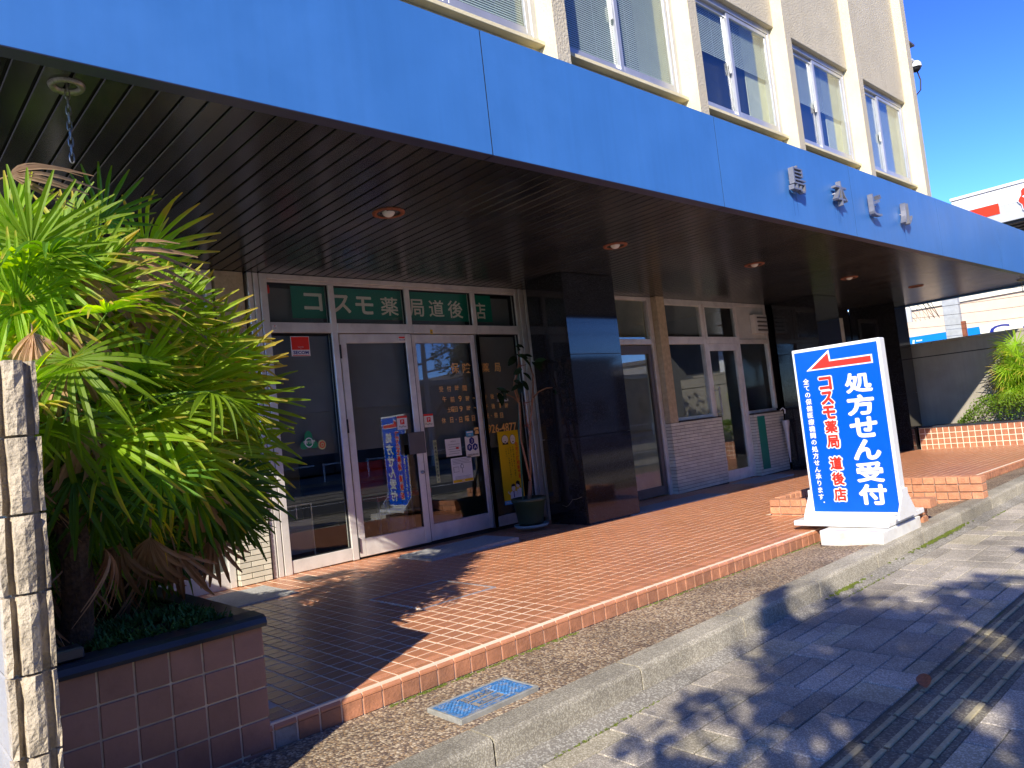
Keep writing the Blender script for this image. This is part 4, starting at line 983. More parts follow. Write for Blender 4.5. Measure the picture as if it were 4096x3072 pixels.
# gold vinyl lettering
gl = thing('hours_lettering', 'gold lettering on the right hand door and side pane giving opening hours and phone number', 'window lettering', (5.0, -.006, 1.4))
def glrow(items, mat_=M_gold, y=.010, name='lettering', par=None, res=3):
    for s, x, z, h_, w_ in items:
        q = MB(); put_text(q, s, (x, y, z), w=w_, h=h_, offset=.012, res=res); q.build('character', mat_, par or gl)
YG = .0105
glrow([('保', 4.898, 1.752, .11, .11), ('険', 5.062, 1.748, .105, .115)], y=.006)
glrow([('薬', 5.335, 1.747, .10, .105), ('局', 5.509, 1.745, .10, .09)])
glrow([('受', 4.689, 1.534, .06, .055), ('付', 4.793, 1.535, .062, .052), ('時', 4.90, 1.537, .06, .055), ('間', 5.004, 1.532, .06, .055)], y=.006)
glrow([('午', 4.719, 1.426, .06, .052), ('前', 4.823, 1.42, .06, .055), ('9', 4.927, 1.422, .062, .042), ('時', 5.032, 1.416, .06, .055), ('~', 5.118, 1.419, .012, .035)], y=.006)
glrow([('午', 5.285, 1.422, .058, .05), ('後', 5.385, 1.422, .058, .055), ('7', 5.475, 1.422, .058, .035), ('時', 5.56, 1.422, .058, .05)])
glrow([('土', 4.765, 1.313, .05, .042), ('曜', 4.813, 1.314, .06, .048), ('日', 4.86, 1.313, .056, .036), ('9', 4.925, 1.313, .06, .042), ('時', 5.03, 1.313, .058, .055), ('~', 5.118, 1.313, .012, .035)], y=.006)
glrow([('午', 5.285, 1.315, .058, .05), ('後', 5.385, 1.315, .058, .055), ('1', 5.487, 1.315, .055, .02), ('時', 5.585, 1.307, .058, .05)])
glrow([('休', 4.681, 1.205, .06, .055), ('日', 4.785, 1.204, .058, .04), ('・', 4.845, 1.204, .012, .012), ('日', 4.906, 1.198, .058, .04), ('曜', 4.994, 1.204, .06, .053), ('日', 5.081, 1.202, .058, .04)], y=.006)
glrow([('祝', 5.285, 1.213, .058, .05), ('・', 5.345, 1.211, .012, .012), ('祭', 5.411, 1.211, .06, .055), ('日', 5.494, 1.205, .058, .04)])
glrow([('926-4877', 5.482, 1.066, .095, .43)])
q = MB(); q.prism([(5.078, 1.03), (5.136, 1.03), (5.130, 1.056), (5.118, 1.07), (5.096, 1.07), (5.084, 1.056)], .002, .007, 'y'); q.prism([(5.070, 1.072), (5.082, 1.068), (5.086, 1.078), (5.128, 1.078), (5.132, 1.068), (5.144, 1.072), (5.140, 1.092), (5.128, 1.100), (5.086, 1.100), (5.074, 1.092)], .002, .007, 'y'); q.build('telephone_symbol', M_gold, gl)
# stickers and posters
def sticker(name, lb, cat, x, z, w_, h_, m_, y=.004, parts=()):
    t = boxo(name, m_, x - w_ / 2, x + w_ / 2, y, y + .003, z - h_ / 2, z + h_ / 2)
    tag(t, lb, cat)
    for p in parts: p(t)
    return t
def tx(s, x, z, m_, w_=None, h_=None, off=.01, y=.0025, name='lettering', size=None, res=2):
    def f(t):
        q = MB(); put_text(q, s, (x, y, z), w=w_, h=h_, offset=off, size=size, res=res); q.build(name, m_, t)
    return f
def bar(x0, x1, z0, z1, m_, y=.0012, name='colour_field'):
    def f(t): boxo(name, m_, x0, x1, y, y + .0028, z0, z1, t)
    return f
def discs(pts, m_, y=.0012, name='shape', n=20):
    def f(t):
        q = MB()
        for (x, z, rx, rz) in pts: q.prism([(x + rx * cos(2 * pi * k / n), z + rz * sin(2 * pi * k / n)) for k in range(n)], y, y + .0026, 'y')
        q.build(name, m_, t)
    return f
def shape(pts, m_, y=.0012, name='shape'):
    def f(t):
        q = MB(); q.prism(pts, y, y + .0026, 'y'); q.build(name, m_, t)
    return f
sticker('security_sticker', 'red and white square security sticker high on the left pane of the pharmacy', 'sticker', 3.150, 1.998, .182, .182, M_white,
        parts=(bar(3.065, 3.235, 1.965, 2.083, M_red), tx('Security', 3.15, 1.990, M_white, w_=.055, y=0, off=0), tx('by', 3.15, 1.974, M_white, h_=.010, y=0, off=0), tx('SECOM', 3.15, 1.940, M_navy, w_=.150, h_=.030, off=.03), bar(3.068, 3.232, 1.911, 1.917, M_red)))
sticker('security_sticker', 'tiny red and white security sticker at the top corner of the door frame', 'sticker', 4.225, 2.062, .085, .055, M_white, y=-.045,
        parts=(bar(4.19, 4.26, 2.064, 2.080, M_red, y=-.0475), tx('SECOM', 4.225, 2.048, M_navy, w_=.072, h_=.014, off=.02, y=-.0475)))
for x, lb in ((4.147, 'red topped payment sticker on the left door glass beside the handle plate'), (4.487, 'red topped payment sticker on the right door glass')):
    sh_ = -.024 if x < 4.3 else 0
    sticker('payment_sticker', lb, 'sticker', x, 1.221, .118, .135, M_white, y=.004 + sh_,
            parts=(bar(x - .059, x + .059, 1.268, 1.289, M_red, y=.0012 + sh_), bar(x - .024, x + .024, 1.206, 1.254, M_red, y=.0012 + sh_), tx('P', x, 1.230, M_white, h_=.032, y=sh_, off=.01), tx('PayPay', x, 1.182, M_black, w_=.085, h_=.022, off=.0, y=.0025 + sh_)))
# green trefoil sticker
t = MB(); pts = []
for k in range(60):
    a = 2 * pi * k / 60; r = .066 + .022 * cos(3 * (a - pi / 2)); pts.append((3.145 + r * cos(a) * 1.05, 1.128 + r * sin(a) * 1.1))
t.prism(pts, .004, .007, 'y'); t = t.build('childcare_sticker', M_grn); tag(t, 'green trefoil shaped childcare support sticker low on the left pane', 'sticker')
discs([(3.145, 1.120, .040, .045)], M_white)(t); discs([(3.145, 1.120, .032, .036)], M_grn, y=0)(t)
tx('子育て応援', 3.145, 1.124, M_letter, w_=.115, h_=.030, off=.02, y=-.0015)(t)
t = MB(); t.prism([(3.273 + .039 * cos(2 * pi * k / 28), 1.089 + .044 * sin(2 * pi * k / 28)) for k in range(28)], .004, .007, 'y'); t = t.build('round_sticker', M_palyel); tag(t, 'small round yellow and red sticker beside the green trefoil sticker', 'sticker')
discs([(3.273, 1.089, .027, .030)], M_red)(t); discs([(3.273, 1.089, .018, .020)], M_palyel, y=0)(t); shape([(3.262, 1.082), (3.284, 1.082), (3.278, 1.094), (3.268, 1.097)], M_red, y=-.001)(t)
sticker('inspection_sticker', 'tiny white sticker with a red dot on the transom rail', 'sticker', 2.905, 2.166, .045, .036, M_white, y=-.031, parts=(discs([(2.905, 2.175, .005, .005)], M_red, y=-.033), bar(2.889, 2.921, 2.154, 2.158, M_black, y=-.0325)))
sticker('door_sensor_tag', 'small orange tag hanging from the transom rail over the right door', 'tag', 4.611, 2.135, .030, .045, M_yellow, y=-.036, parts=(bar(4.604, 4.618, 2.12, 2.14, M_brown, y=-.038),))
t = MB(); t.lathe([(.001, .04), (.02, .035), (.025, 0), (.022, -.035), (.001, -.04)], (2.895, .04, 2.52), 12); tag(t.build('warning_lamp', M_red, smooth=True), 'small red lamp behind the left end of the transom glass', 'lamp')
sticker('blue_card', 'small light blue card sticker above the three hexagon sign', 'sticker', 5.005, 1.037, .098, .068, M_lblue, parts=(bar(4.965, 5.045, 1.05, 1.063, M_white), tx('保険', 5.005, 1.028, M_white, h_=.018)))
sticker('notice_paper', 'pale paper notice taped left of the three hexagon sign', 'notice', 4.769, .917, .205, .182, M_paper,
        parts=(tx('お知らせ', 4.769, .980, M_greyprint, w_=.07, h_=.016), *[bar(4.70 + .01 * (k % 2), 4.85 - .012 * (k % 3), .945 - k * .024, .949 - k * .024, M_greyprint, name='text_line') for k in range(5)], bar(4.80, 4.835, .895, .915, M_red)))
def hexp(x, z, r): return [(x + r * cos(pi / 2 + k * pi / 3) * .95, z + r * sin(pi / 2 + k * pi / 3)) for k in range(6)]
sticker('member_sign', 'white square sign with three dark blue hexagons lettered J P A on the door glass', 'sign', 5.021, .902, .180, .222, M_white,
        parts=(shape(hexp(5.021, .962, .040), M_navy), shape(hexp(4.984, .895, .040), M_navy), shape(hexp(5.060, .895, .040), M_navy), tx('J', 5.021, .962, M_white, h_=.04, y=0), tx('P', 4.984, .895, M_white, h_=.036, y=0), tx('A', 5.060, .895, M_white, h_=.036, y=0), tx('日本薬剤師会会員', 5.021, .815, M_black, w_=.15, h_=.02)))
sticker('notice_paper', 'larger pale paper notice with an orange band below the three hexagon sign', 'notice', 4.855, .672, .275, .262, M_paper,
        parts=(bar(4.722, 4.988, .546, .575, M_rust if 0 else M_yellow), *[bar(4.735, 4.975 - .01 * (k % 3), .785 - k * .015, .789 - k * .015, M_greyprint, name='text_line') for k in range(4)], *[bar(4.75, 4.96 - .02 * (k % 2), .605 - k * .012, .608 - k * .012, M_greyprint, name='text_line') for k in range(3)],
               shape([(4.835, .69), (4.875, .69), (4.875, .72), (4.855, .74), (4.835, .72)], M_greyprint), shape([(4.843, .695), (4.867, .695), (4.867, .718), (4.855, .729), (4.843, .718)], M_paper, y=0), bar(4.852, 4.858, .64, .69, M_greyprint), shape([(4.74, .655), (4.81, .655), (4.81, .71), (4.74, .71)], M_greyprint, y=.0016), shape([(4.744, .659), (4.806, .659), (4.806, .706), (4.744, .706)], M_paper, y=.0004), tx('薬局', 4.855, .561, M_paper, h_=.018, y=0)))
t = sticker('strip_notice', 'narrow pale yellow vertical strip with black writing on the right door glass', 'notice', 4.548, .795, .042, .437, M_palyel, y=.022)
for k, ch in enumerate('日本薬剤師会基準薬局'): tx(ch, 4.548, .975 - k * .041, M_black, h_=.030, w_=.028, y=.0205)(t)
sticker('white_label', 'small white label strip among the gold hours on the side pane', 'sticker', 5.533, 1.371, .155, .026, M_paper, parts=(tx('月火水木金', 5.533, 1.371, M_greyprint, w_=.11, h_=.014),))
# yellow poster
t = sticker('home_care_poster', 'tall yellow poster with cartoon faces and red vertical writing on the side pane', 'poster', 5.550, .63, .308, .79, M_yellow)
discs([(5.495, .93, .05, .052), (5.61, .925, .042, .055)], M_black, y=.0014)(t); discs([(5.495, .93, .046, .048), (5.61, .925, .038, .051)], M_skin, y=.0004)(t)
shape([(5.45, .875), (5.54, .875), (5.525, .90), (5.495, .885), (5.465, .90)], M_black, y=-.0004)(t)
q = MB()
for (x, z, s) in ((5.478, .935, 1), (5.512, .935, 1), (5.597, .93, .9), (5.625, .93, .9)): q.prism([(x - .009 * s, z), (x, z + .006), (x + .009 * s, z), (x, z + .003)], -.0006, .001, 'y')
for (x, z) in ((5.495, .908), (5.61, .90)): q.prism([(x - .013, z + .004), (x + .013, z + .004), (x + .006, z - .008), (x - .006, z - .008)], -.0006, .001, 'y')
q.build('face_lines', M_black, t)
for k, ch in enumerate('在宅介護相談薬局'): tx(ch, 5.658, .868 - k * .052, M_red, h_=.046, w_=.042, off=.02)(t)
for c_, (s, x) in enumerate((('介護や福祉に関するご相談を', 5.60), ('お受けしております。', 5.565), ('どうぞ、お気軽にお立ち寄り', 5.530), ('ください。', 5.495))):
    q = MB()
    for k, ch in enumerate(s): put_text(q, ch, (x, .0028, .835 - k * .026 - .012 * (c_ > 1)), size=.024, res=1)
    q.build('lettering', M_black, t)
# two pharmacists drawn at the foot
discs([(5.545, .385, .026, .034), (5.615, .415, .024, .032)], M_skin)(t)
shape([(5.515, .39), (5.520, .425), (5.545, .435), (5.572, .425), (5.575, .39), (5.565, .405), (5.525, .405)], M_black, y=.0)(t); shape([(5.585, .41), (5.59, .45), (5.615, .462), (5.642, .45), (5.646, .41), (5.655, .38), (5.636, .41), (5.595, .43)], M_black, y=.0)(t)
shape([(5.49, .26), (5.60, .26), (5.592, .345), (5.565, .355), (5.545, .335), (5.525, .355), (5.50, .345)], M_paper)(t); shape([(5.602, .26), (5.675, .26), (5.668, .365), (5.635, .382), (5.615, .36), (5.596, .375)], M_paper, y=.0016)(t)
shape([(5.541, .35), (5.549, .35), (5.552, .29), (5.545, .28), (5.538, .29)], M_navy, y=0)(t); shape([(5.455, .345), (5.475, .365), (5.47, .345), (5.50, .33), (5.495, .31)], M_skin)(t)
bar(5.396, 5.56, .215, .258, M_lblue, y=.001)(t); tx('(社)日本', 5.478, .236, M_white, w_=.13, h_=.026, y=0)(t)

# ------------------------------------------------------------------ left bay behind the palms and the pier
lf = MB()
frame(lf, 2.33, 2.385, 0, 2.648, -.02); frame(lf, 1.30, 1.36, 0, 2.6, -.02); frame(lf, .45, .51, 0, 2.6, -.02); frame(lf, .51, 2.33, 2.60, 2.648, -.02); frame(lf, .51, 2.33, 2.12, 2.19, -.018)
for a, c_ in ((.512, 1.298), (1.362, 2.328)): frame(lf, a, c_, 0, .14, -.018)
l2 = lf.build('left_shopfront_frame', M_alu, bd)
for a, c_ in ((.512, 1.298), (1.362, 2.328)):
    boxo('glass_pane', M_glass, a, c_, .012, .018, .141, 2.119, l2); boxo('glass_pane', M_glass, a, c_, .012, .018, 2.191, 2.599, l2)
q = MB(); q.box(.4, 2.6, 2.0, 2.1, -.1, 2.9); q.box(.3, .4, .02, 2.1, -.1, 2.9); q.build('side_room_wall', M_inter, bd)
# piers: stucco above, glazed brick below
def pier(x0, x1, y0, z0, z1, top):
    boxo('stucco_pier', M_stucco, x0, x1, y0, .3, z1 + .001, top, bd, c=.004)
def brickwall(x0, x1, y0, y1, zb, zt, course=.0465, bl=.205, jt=.006):
    w = boxo('glazed_brick_wall', M_mort, x0 + .006, x1 - .006, y0 + .006, y1, zb - .1, zt - .004, bd)
    n = int(round((zt - zb) / course)); cz = (zt - zb) / n; cnt = 0
    for r in range(n):
        z = zb + r * cz; x = x0 - (bl / 2 if r % 2 else 0)
        while x < x1 - .01:
            a, c_ = max(x, x0) + (0 if x < x0 else jt / 2), min(x + bl, x1) - (0 if x + bl > x1 else jt / 2)
            if c_ - a > .012:
                boxo('glazed_brick', M_wbrick, a, c_, y0 - .004, y0 + .012, z + jt, z + cz, w, c=.0018); cnt += 1
            x += bl
        if x1 - x0 < 5:      # returns on the left side face
            y = y0 + .013
            boxo('glazed_brick', M_wbrick, x0 - .004, x0 + .008, y, y1 - .002, z + jt, z + cz, w, c=.0018)
    return w
pier(2.41, 2.66, -.02, 0, .875, 2.648); brickwall(2.40, 2.672, -.055, .2, 0, .875)
pier(8.45, 8.637, -.118, 0, .875, 2.648); brickwall(8.43, 9.71, -.125, .1, -.095, .872)
brickwall(10.68, 11.60, -.105, .1, -.125, .84)
boxo('brick_sill', M_mort, 8.66, 9.715, -.13, .05, .873, .892, bd); boxo('brick_sill', M_mort, 10.68, 11.62, -.115, .05, .841, .862, bd)
# ------------------------------------------------------------------ middle bay: glazed door behind the pillar, windows and door
mf = MB()
frame(mf, 6.02, 6.10, -.1, 2.648); frame(mf, 7.00, 7.06, -.1, 2.648); frame(mf, 8.36, 8.445, -.1, 2.648, -.03); frame(mf, 7.06, 8.36, 2.60, 2.648); frame(mf, 6.10, 7.0, 2.60, 2.648)
frame(mf, 7.06, 8.36, 1.985, 2.06, -.028)
r1 = mf.build('stairwell_frame', M_alu, bd)
boxo('glass_pane', M_glass, 7.06, 8.36, .012, .018, 2.061, 2.599, r1); boxo('glass_pane', M_glass, 6.10, 7.0, .012, .018, -.05, 2.599, r1)
q = MB(); DX0, DX1, dz0, dz1 = 7.08, 8.35, -.07, 1.975
for a in ((DX0, DX0 + .08, dz0, dz1), (DX1 - .08, DX1, dz0, dz1), (DX0 + .0805, DX1 - .0805, dz0, dz0 + .12), (DX0 + .0805, DX1 - .0805, dz1 - .12, dz1)): q.box(a[0], a[1], -.016, .03, a[2], a[3], .003)
dd = q.build('brown_door', M_brown, bd); boxo('glass_pane', M_glass, DX0 + .08, DX1 - .08, .008, .014, dz0 + .12, dz1 - .12, dd)
q = MB(); q.box(6.15, 8.6, 1.25, 1.35, .95, 2.9); q.build('stair_wall', M_interpale, bd); boxo('stair_dado', M_inter, 6.15, 8.6, 1.24, 1.35, -.2, .949, bd)
boxo('stair_side_wall', M_interpale, 8.36, 8.43, .06, 1.24, -.2, 2.9, bd)
wf = MB()
for x0, x1 in ((8.66, 8.70), (9.66, 9.72), (10.62, 10.68), (11.56, 11.61)): frame(wf, x0, x1, -.12 if x0 in (9.66, 10.62) else .9, 2.648, -.022)
frame(wf, 8.70, 11.56, 2.595, 2.648, -.02)
w2 = wf.build('office_frame', M_alu, bd)
BZ = 1.99
for (a, c_) in ((8.701, 9.659), (9.721, 10.619), (10.681, 11.559)):
    boxo('transom_rail', M_alu, a, c_, -.024, .04, BZ, BZ + .065, w2, c=.003)
for (a, c_) in ((8.701, 9.659), (9.721, 10.619)):
    q = MB(); t = .04; z0, z1 = BZ + .066, 2.594
    for e in ((a, a + t, z0, z1), (c_ - t, c_, z0, z1), (a + t, c_ - t, z0, z0 + t), (a + t, c_ - t, z1 - t, z1)): q.box(e[0], e[1], -.034, .0, e[2], e[3], .003)
    s = q.build('hopper_sash', M_alu, bd); boxo('glass_pane', M_glass, a + t, c_ - t, -.018, -.012, z0 + t, z1 - t, s)
boxo('glass_pane', M_glass, 8.701, 9.659, .012, .018, .925, BZ - .001, w2); boxo('glass_pane', M_glass, 10.681, 11.559, .012, .018, .90, BZ - .001, w2)
for (a, c_, zz) in ((8.701, 9.659, .893), (10.681, 11.559, .863)): boxo('bottom_rail', M_alu, a, c_, -.022, .04, zz, zz + .045, w2, c=.003)
vp = boxo('vent_panel', mat('vent_panel_white', (.55, .55, .52), .5), 10.685, 11.555, -.008, 0.01, BZ + .066, 2.594, bd, c=.002)
q = MB(); q.box(11.10, 11.50, -.09, -.009, 2.15, 2.46, .006); hv = q.build('vent_hood', M_alu, vp)
for k in range(4): boxo('louvre', M_brown, 11.18, 11.49, -.10, -.0905, 2.19 + k * .068, 2.215 + k * .068, vp)
q = MB(); frame(q, 9.725, 9.80, -.115, BZ - .003, -.012, .03); frame(q, 10.54, 10.615, -.115, BZ - .003, -.012, .03); frame(q, 9.801, 10.539, -.115, .05, -.01, .03); frame(q, 9.801, 10.539, BZ - .105, BZ - .003, -.01, .03)
d3 = q.build('office_door', M_alu, bd); boxo('glass_pane', M_glass, 9.80, 10.54, .008, .014, .05, BZ - .105, d3)
q = MB(); q.tube([(9.835, -.07, .90), (9.835, -.07, 1.33)], .013, 8); q.tube([(9.835, -.07, .95), (9.78, -.012, .95)], .008, 6); q.tube([(9.835, -.07, 1.28), (9.78, -.012, 1.28)], .008, 6); q.build('pull_handle', M_steelf, d3)
q = MB(); q.prism([(9.775 + .018 * cos(k * pi / 10), 1.36 + .035 * sin(k * pi / 10)) for k in range(20)], -.016, -.0125, 'y'); q.build('number_tag', M_white, d3)
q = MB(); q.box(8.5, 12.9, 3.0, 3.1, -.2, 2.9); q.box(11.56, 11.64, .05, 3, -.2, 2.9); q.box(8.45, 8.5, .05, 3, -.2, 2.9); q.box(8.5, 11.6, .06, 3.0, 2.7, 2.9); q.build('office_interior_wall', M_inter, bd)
boxo('fluorescent_panel', M_alu, 8.95, 9.2, .6, .64, 2.25, 2.5, bd)
boxo('office_desk', M_interpale, 8.7, 9.6, .8, 1.4, .1, 1.15, bd)
t = sticker('wall_calendar', 'light blue chart on the wall inside the window above the white bricks', 'chart', 9.10, 1.45, .20, .62, M_lblue, y=.35)
for k in range(5):
    for j in range(2): bar(9.02 + j * .09, 9.075 + j * .09, 1.65 - k * .09, 1.70 - k * .09, M_white, y=.346)(t)
# lower wall beyond the second pillar
lw = MB(); lw.box(11.615, 13.60, .0, .2, -.3, 2.66); lw.box(14.62, 14.94, .0, .2, -.3, 2.66); lw.box(13.60, 14.62, .0, .2, 2.48, 2.66)
lw.build('granite_wall', M_gran, bd)
q = MB(); frame(q, 13.62, 13.70, -.2, 2.478); frame(q, 14.48, 14.60, -.2, 2.478); frame(q, 13.70, 14.48, 2.40, 2.478); frame(q, 13.70, 14.48, -.2, -.1)
d4 = q.build('entrance_door', M_alu, bd); boxo('glass_pane', M_glass, 13.70, 14.48, .012, .018, -.1, 2.40, d4)
boxo('entrance_side_wall', M_inter, 12.8, 12.9, .21, 2.5, -.3, 2.9, bd); boxo('entrance_interior', M_inter, 12.9, 15.4, 2.4, 2.5, -.3, 2.9, bd)
boxo('lower_body', M_stucco, .35, 15.5, 4.4, 8, -.3, 3.34, bd); boxo('ceiling_mass', M_gap, .35, 15.5, .06, 8, 2.91, 3.33, bd)
boxo('end_return', M_gran, 15.40, 15.52, .0, 8, -.3, 2.66, bd); boxo('left_return', M_stucco, .36, .44, .0, 8, -.3, 2.66, bd)
# green notice on the white bricks, umbrella
t = boxo('green_notice', M_green, 10.745, 10.965, -.121, -.111, -.03, .81, c=.002); tag(t, 'tall dark green board fixed to the far white brick wall', 'sign')
um = thing('umbrella', 'closed translucent white umbrella hanging from the sill of the far white brick wall', 'umbrella', (11.47, -.17, .4))
q = MB(); q.tube([(11.47, -.13, .86), (11.47, -.18, .895), (11.485, -.205, .86), (11.485, -.20, .80)], .010, 8); q.build('handle', M_white, um)
q = MB(); q.tube([(11.485, -.20, .80), (11.49, -.185, -.03)], .0045, 6); q.build('shaft', M_gask, um)
q = MB(); n = 16; b0 = 0
for i, (z, r) in enumerate(((.69, .075), (.66, .083), (.55, .060), (.35, .038), (.15, .026), (.0, .012))):
    for k in range(n): a = 2 * pi * k / n; rr = r * (1 if k % 2 else .72); q.v.append((11.487 + rr * cos(a) * .9, -.19 + rr * sin(a) * .7, z))
for i in range(5):
    for k in range(n): q.face([i * n + k, i * n + (k + 1) % n, (i + 1) * n + (k + 1) % n, (i + 1) * n + k])
q.build('canopy_cloth', M_umb, um, smooth=True)

# ------------------------------------------------------------------ potted rubber plant
pp = thing('potted_plant', 'leggy rubber plant in a dark green plastic pot beside the black granite pillar', 'potted plant', (5.33, -.45, 0))
PC = (5.335, -.45, 0)
q = MB(); q.lathe([(.001, .03), (.128, .03), (.135, .06), (.166, .265), (.180, .268), (.186, .285), (.186, .31), (.170, .312), (.165, .28), (.001, .275)], PC, 36); q.build('pot', M_pot, pp, smooth=True)
q = MB(); q.lathe([(.001, .004), (.165, .004), (.186, .034), (.180, .036), (.160, .012), (.001, .012)], PC, 36); q.build('saucer', M_sauc, pp, smooth=True)
q = MB(); q.lathe([(.001, .278), (.166, .276)], PC, 24); q.build('soil', M_soil, pp)
Y0 = -.45
stems = [[(5.34, Y0, .27), (5.36, Y0, .36), (5.385, Y0, .477)],
         [(5.385, Y0, .477), (5.345, Y0 - .02, .62), (5.32, Y0 - .02, .78), (5.315, Y0, .93), (5.335, Y0, 1.1), (5.352, Y0, 1.3), (5.335, Y0 + .02, 1.40), (5.318, Y0 + .02, 1.50), (5.36, Y0, 1.62), (5.405, Y0, 1.72), (5.43, Y0, 1.86)],
         [(5.385, Y0, .477), (5.43, Y0 + .02, .62), (5.455, Y0 + .03, .78), (5.478, Y0 + .03, .93), (5.51, Y0 + .02, 1.12), (5.55, Y0, 1.34), (5.60, Y0 + .02, 1.47), (5.62, Y0 + .02, 1.59), (5.58, Y0 + .02, 1.74)],
         [(5.55, Y0, 1.34), (5.62, Y0 - .04, 1.41), (5.70, Y0 - .08, 1.44), (5.80, Y0 - .10, 1.44), (5.90, Y0 - .12, 1.42)],
         [(5.352, Y0, 1.3), (5.30, Y0 + .02, 1.37), (5.22, Y0 + .02, 1.40), (5.13, Y0 + .02, 1.42)],
         [(5.47, Y0, .95), (5.46, Y0 + .03, 1.1), (5.45, Y0 + .02, 1.30)], [(5.36, Y0, 1.33), (5.38, Y0 + .05, 1.45), (5.35, Y0 + .05, 1.56)]]
for i, s in enumerate(stems):
    q = MB(); r0 = (.026, .012, .012, .007, .006, .007, .006)[i]; q.tube(s, [r0 * (1 - .35 * k / (len(s) - 1)) * (1 + .12 * ((k * 7) % 3 - 1)) for k in range(len(s))], 8); q.build('stem', M_stem, pp, smooth=True)
q = MB(); q.tube([(5.30, Y0 + .05, .28), (5.35, Y0 + .05, 1.0), (5.43, Y0 + .03, 1.72)], .009, 8); q.build('stake', M_stake, pp)
q = MB()
for (x, z) in ((5.44, 1.30), (5.42, 1.06), (5.43, 1.70)):
    for k in range(7): a = k * .9; q.tube([(x, Y0 - .01, z), (x + .05 * cos(a), Y0 - .01, z + .035 * sin(a))], .0018, 4)
    q.tube([(x - .05, Y0 - .015, z), (x + .07, Y0 - .015, z + .01)], .0025, 4)
q.build('wire_tie', M_rust, pp)
def blade(l, w, fold=.18, droop=.25):
    mb = MB(); n = 7
    for i in range(n + 1):
        u = i / n; ww = w * sin(pi * min(.995, u * .93 + .05)) ** .75; c = Vector((l * u, 0, -droop * l * u * u))
        mb.v += [tuple(c + Vector((0, -ww, ww * fold))), tuple(c), tuple(c + Vector((0, ww, ww * fold)))]
    for i in range(n):
        for j in (0, 1): A = i * 3 + j; mb.face([A, A + 1, A + 4, A + 3], [(j * .5, i / n), (.5 + j * .5, i / n), (.5 + j * .5, (i + 1) / n), (j * .5, (i + 1) / n)])
    return mb
RL = [blade(.15, .032).mesh('leaf', M_rleaf, True), blade(.12, .028, droop=.5).mesh('leaf', M_rleaf, True), blade(.10, .03, droop=.1).mesh('leaf', M_rleaf, True)]
rr = random.Random(5)
for (cx, cz, n, sp) in ((5.43, 1.84, 8, .07), (5.36, 1.56, 7, .07), (5.12, 1.42, 5, .06), (5.86, 1.42, 6, .07), (5.58, 1.74, 4, .05)):
    for k in range(n):
        a = rr.uniform(0, 6.28); d = Vector((cos(a), -abs(sin(a)) * .5, rr.uniform(-1.1, .5)))
        link('leaf', rr.choice(RL), pp, mw=orient((cx + rr.uniform(-sp, sp), Y0 - .02 + rr.uniform(-.04, .02) - (.1 if cx > 5.8 else 0), cz + rr.uniform(-sp, sp)), d, Vector((rr.uniform(-.4, .4), -1, .5)), rr.uniform(.8, 1.15)))

# ------------------------------------------------------------------ pharmacy sign stand
bb = boxo('sign_plinth', M_conc_white, 5.65, 6.42, -3.87, -3.392, -.13, -.012, c=.006); tag(bb, 'white painted concrete plinth under the blue standing sign, with rusty streaks', 'plinth')
ss = thing('standing_sign', 'blue and white double sided standing sign with red arrow and 処方せん受付 in white', 'sign', (6.1, -3.5, 0))
SLX = 5.80
sb_ = MB(); sb_.box(SLX, 6.55, -3.862, -3.11, -.006, .036, .006); sb_.build('base_slab', M_signwhite, ss)
XP0, XP1 = 6.0, 6.10
YL, YR = -3.185, -3.905
q = MB(); q.box(XP0, XP1, YR, YL, .055, 1.438, .006); q.build('panel', M_signwhite, ss)
q = MB(); q.box(XP0 - .003, XP0 + .001, YR + .022, YL - .022, .082, 1.412); q.build('sign_face', M_signblue, ss)
q = MB(); q.box(XP1 - .001, XP1 + .003, YR + .022, YL - .022, .082, 1.412); q.build('sign_face', M_signblue, ss)
for y in (YL + .001, YR - .013):
    q = MB(); q.prism([(SLX + .07, .037), (SLX + .43, .037), (SLX + .43, .06), (XP1 + .012, .21), (XP1 + .008, .26), (XP0 - .008, .26), (XP0 - .012, .21), (SLX + .07, .06)], y, y + .012, 'y'); q.build('support_plate', M_signwhite, ss)
q = MB(); q.box(XP0 + .02, XP1 - .02, YR, YL, .036, .055); q.build('foot_rail', M_signwhite, ss)
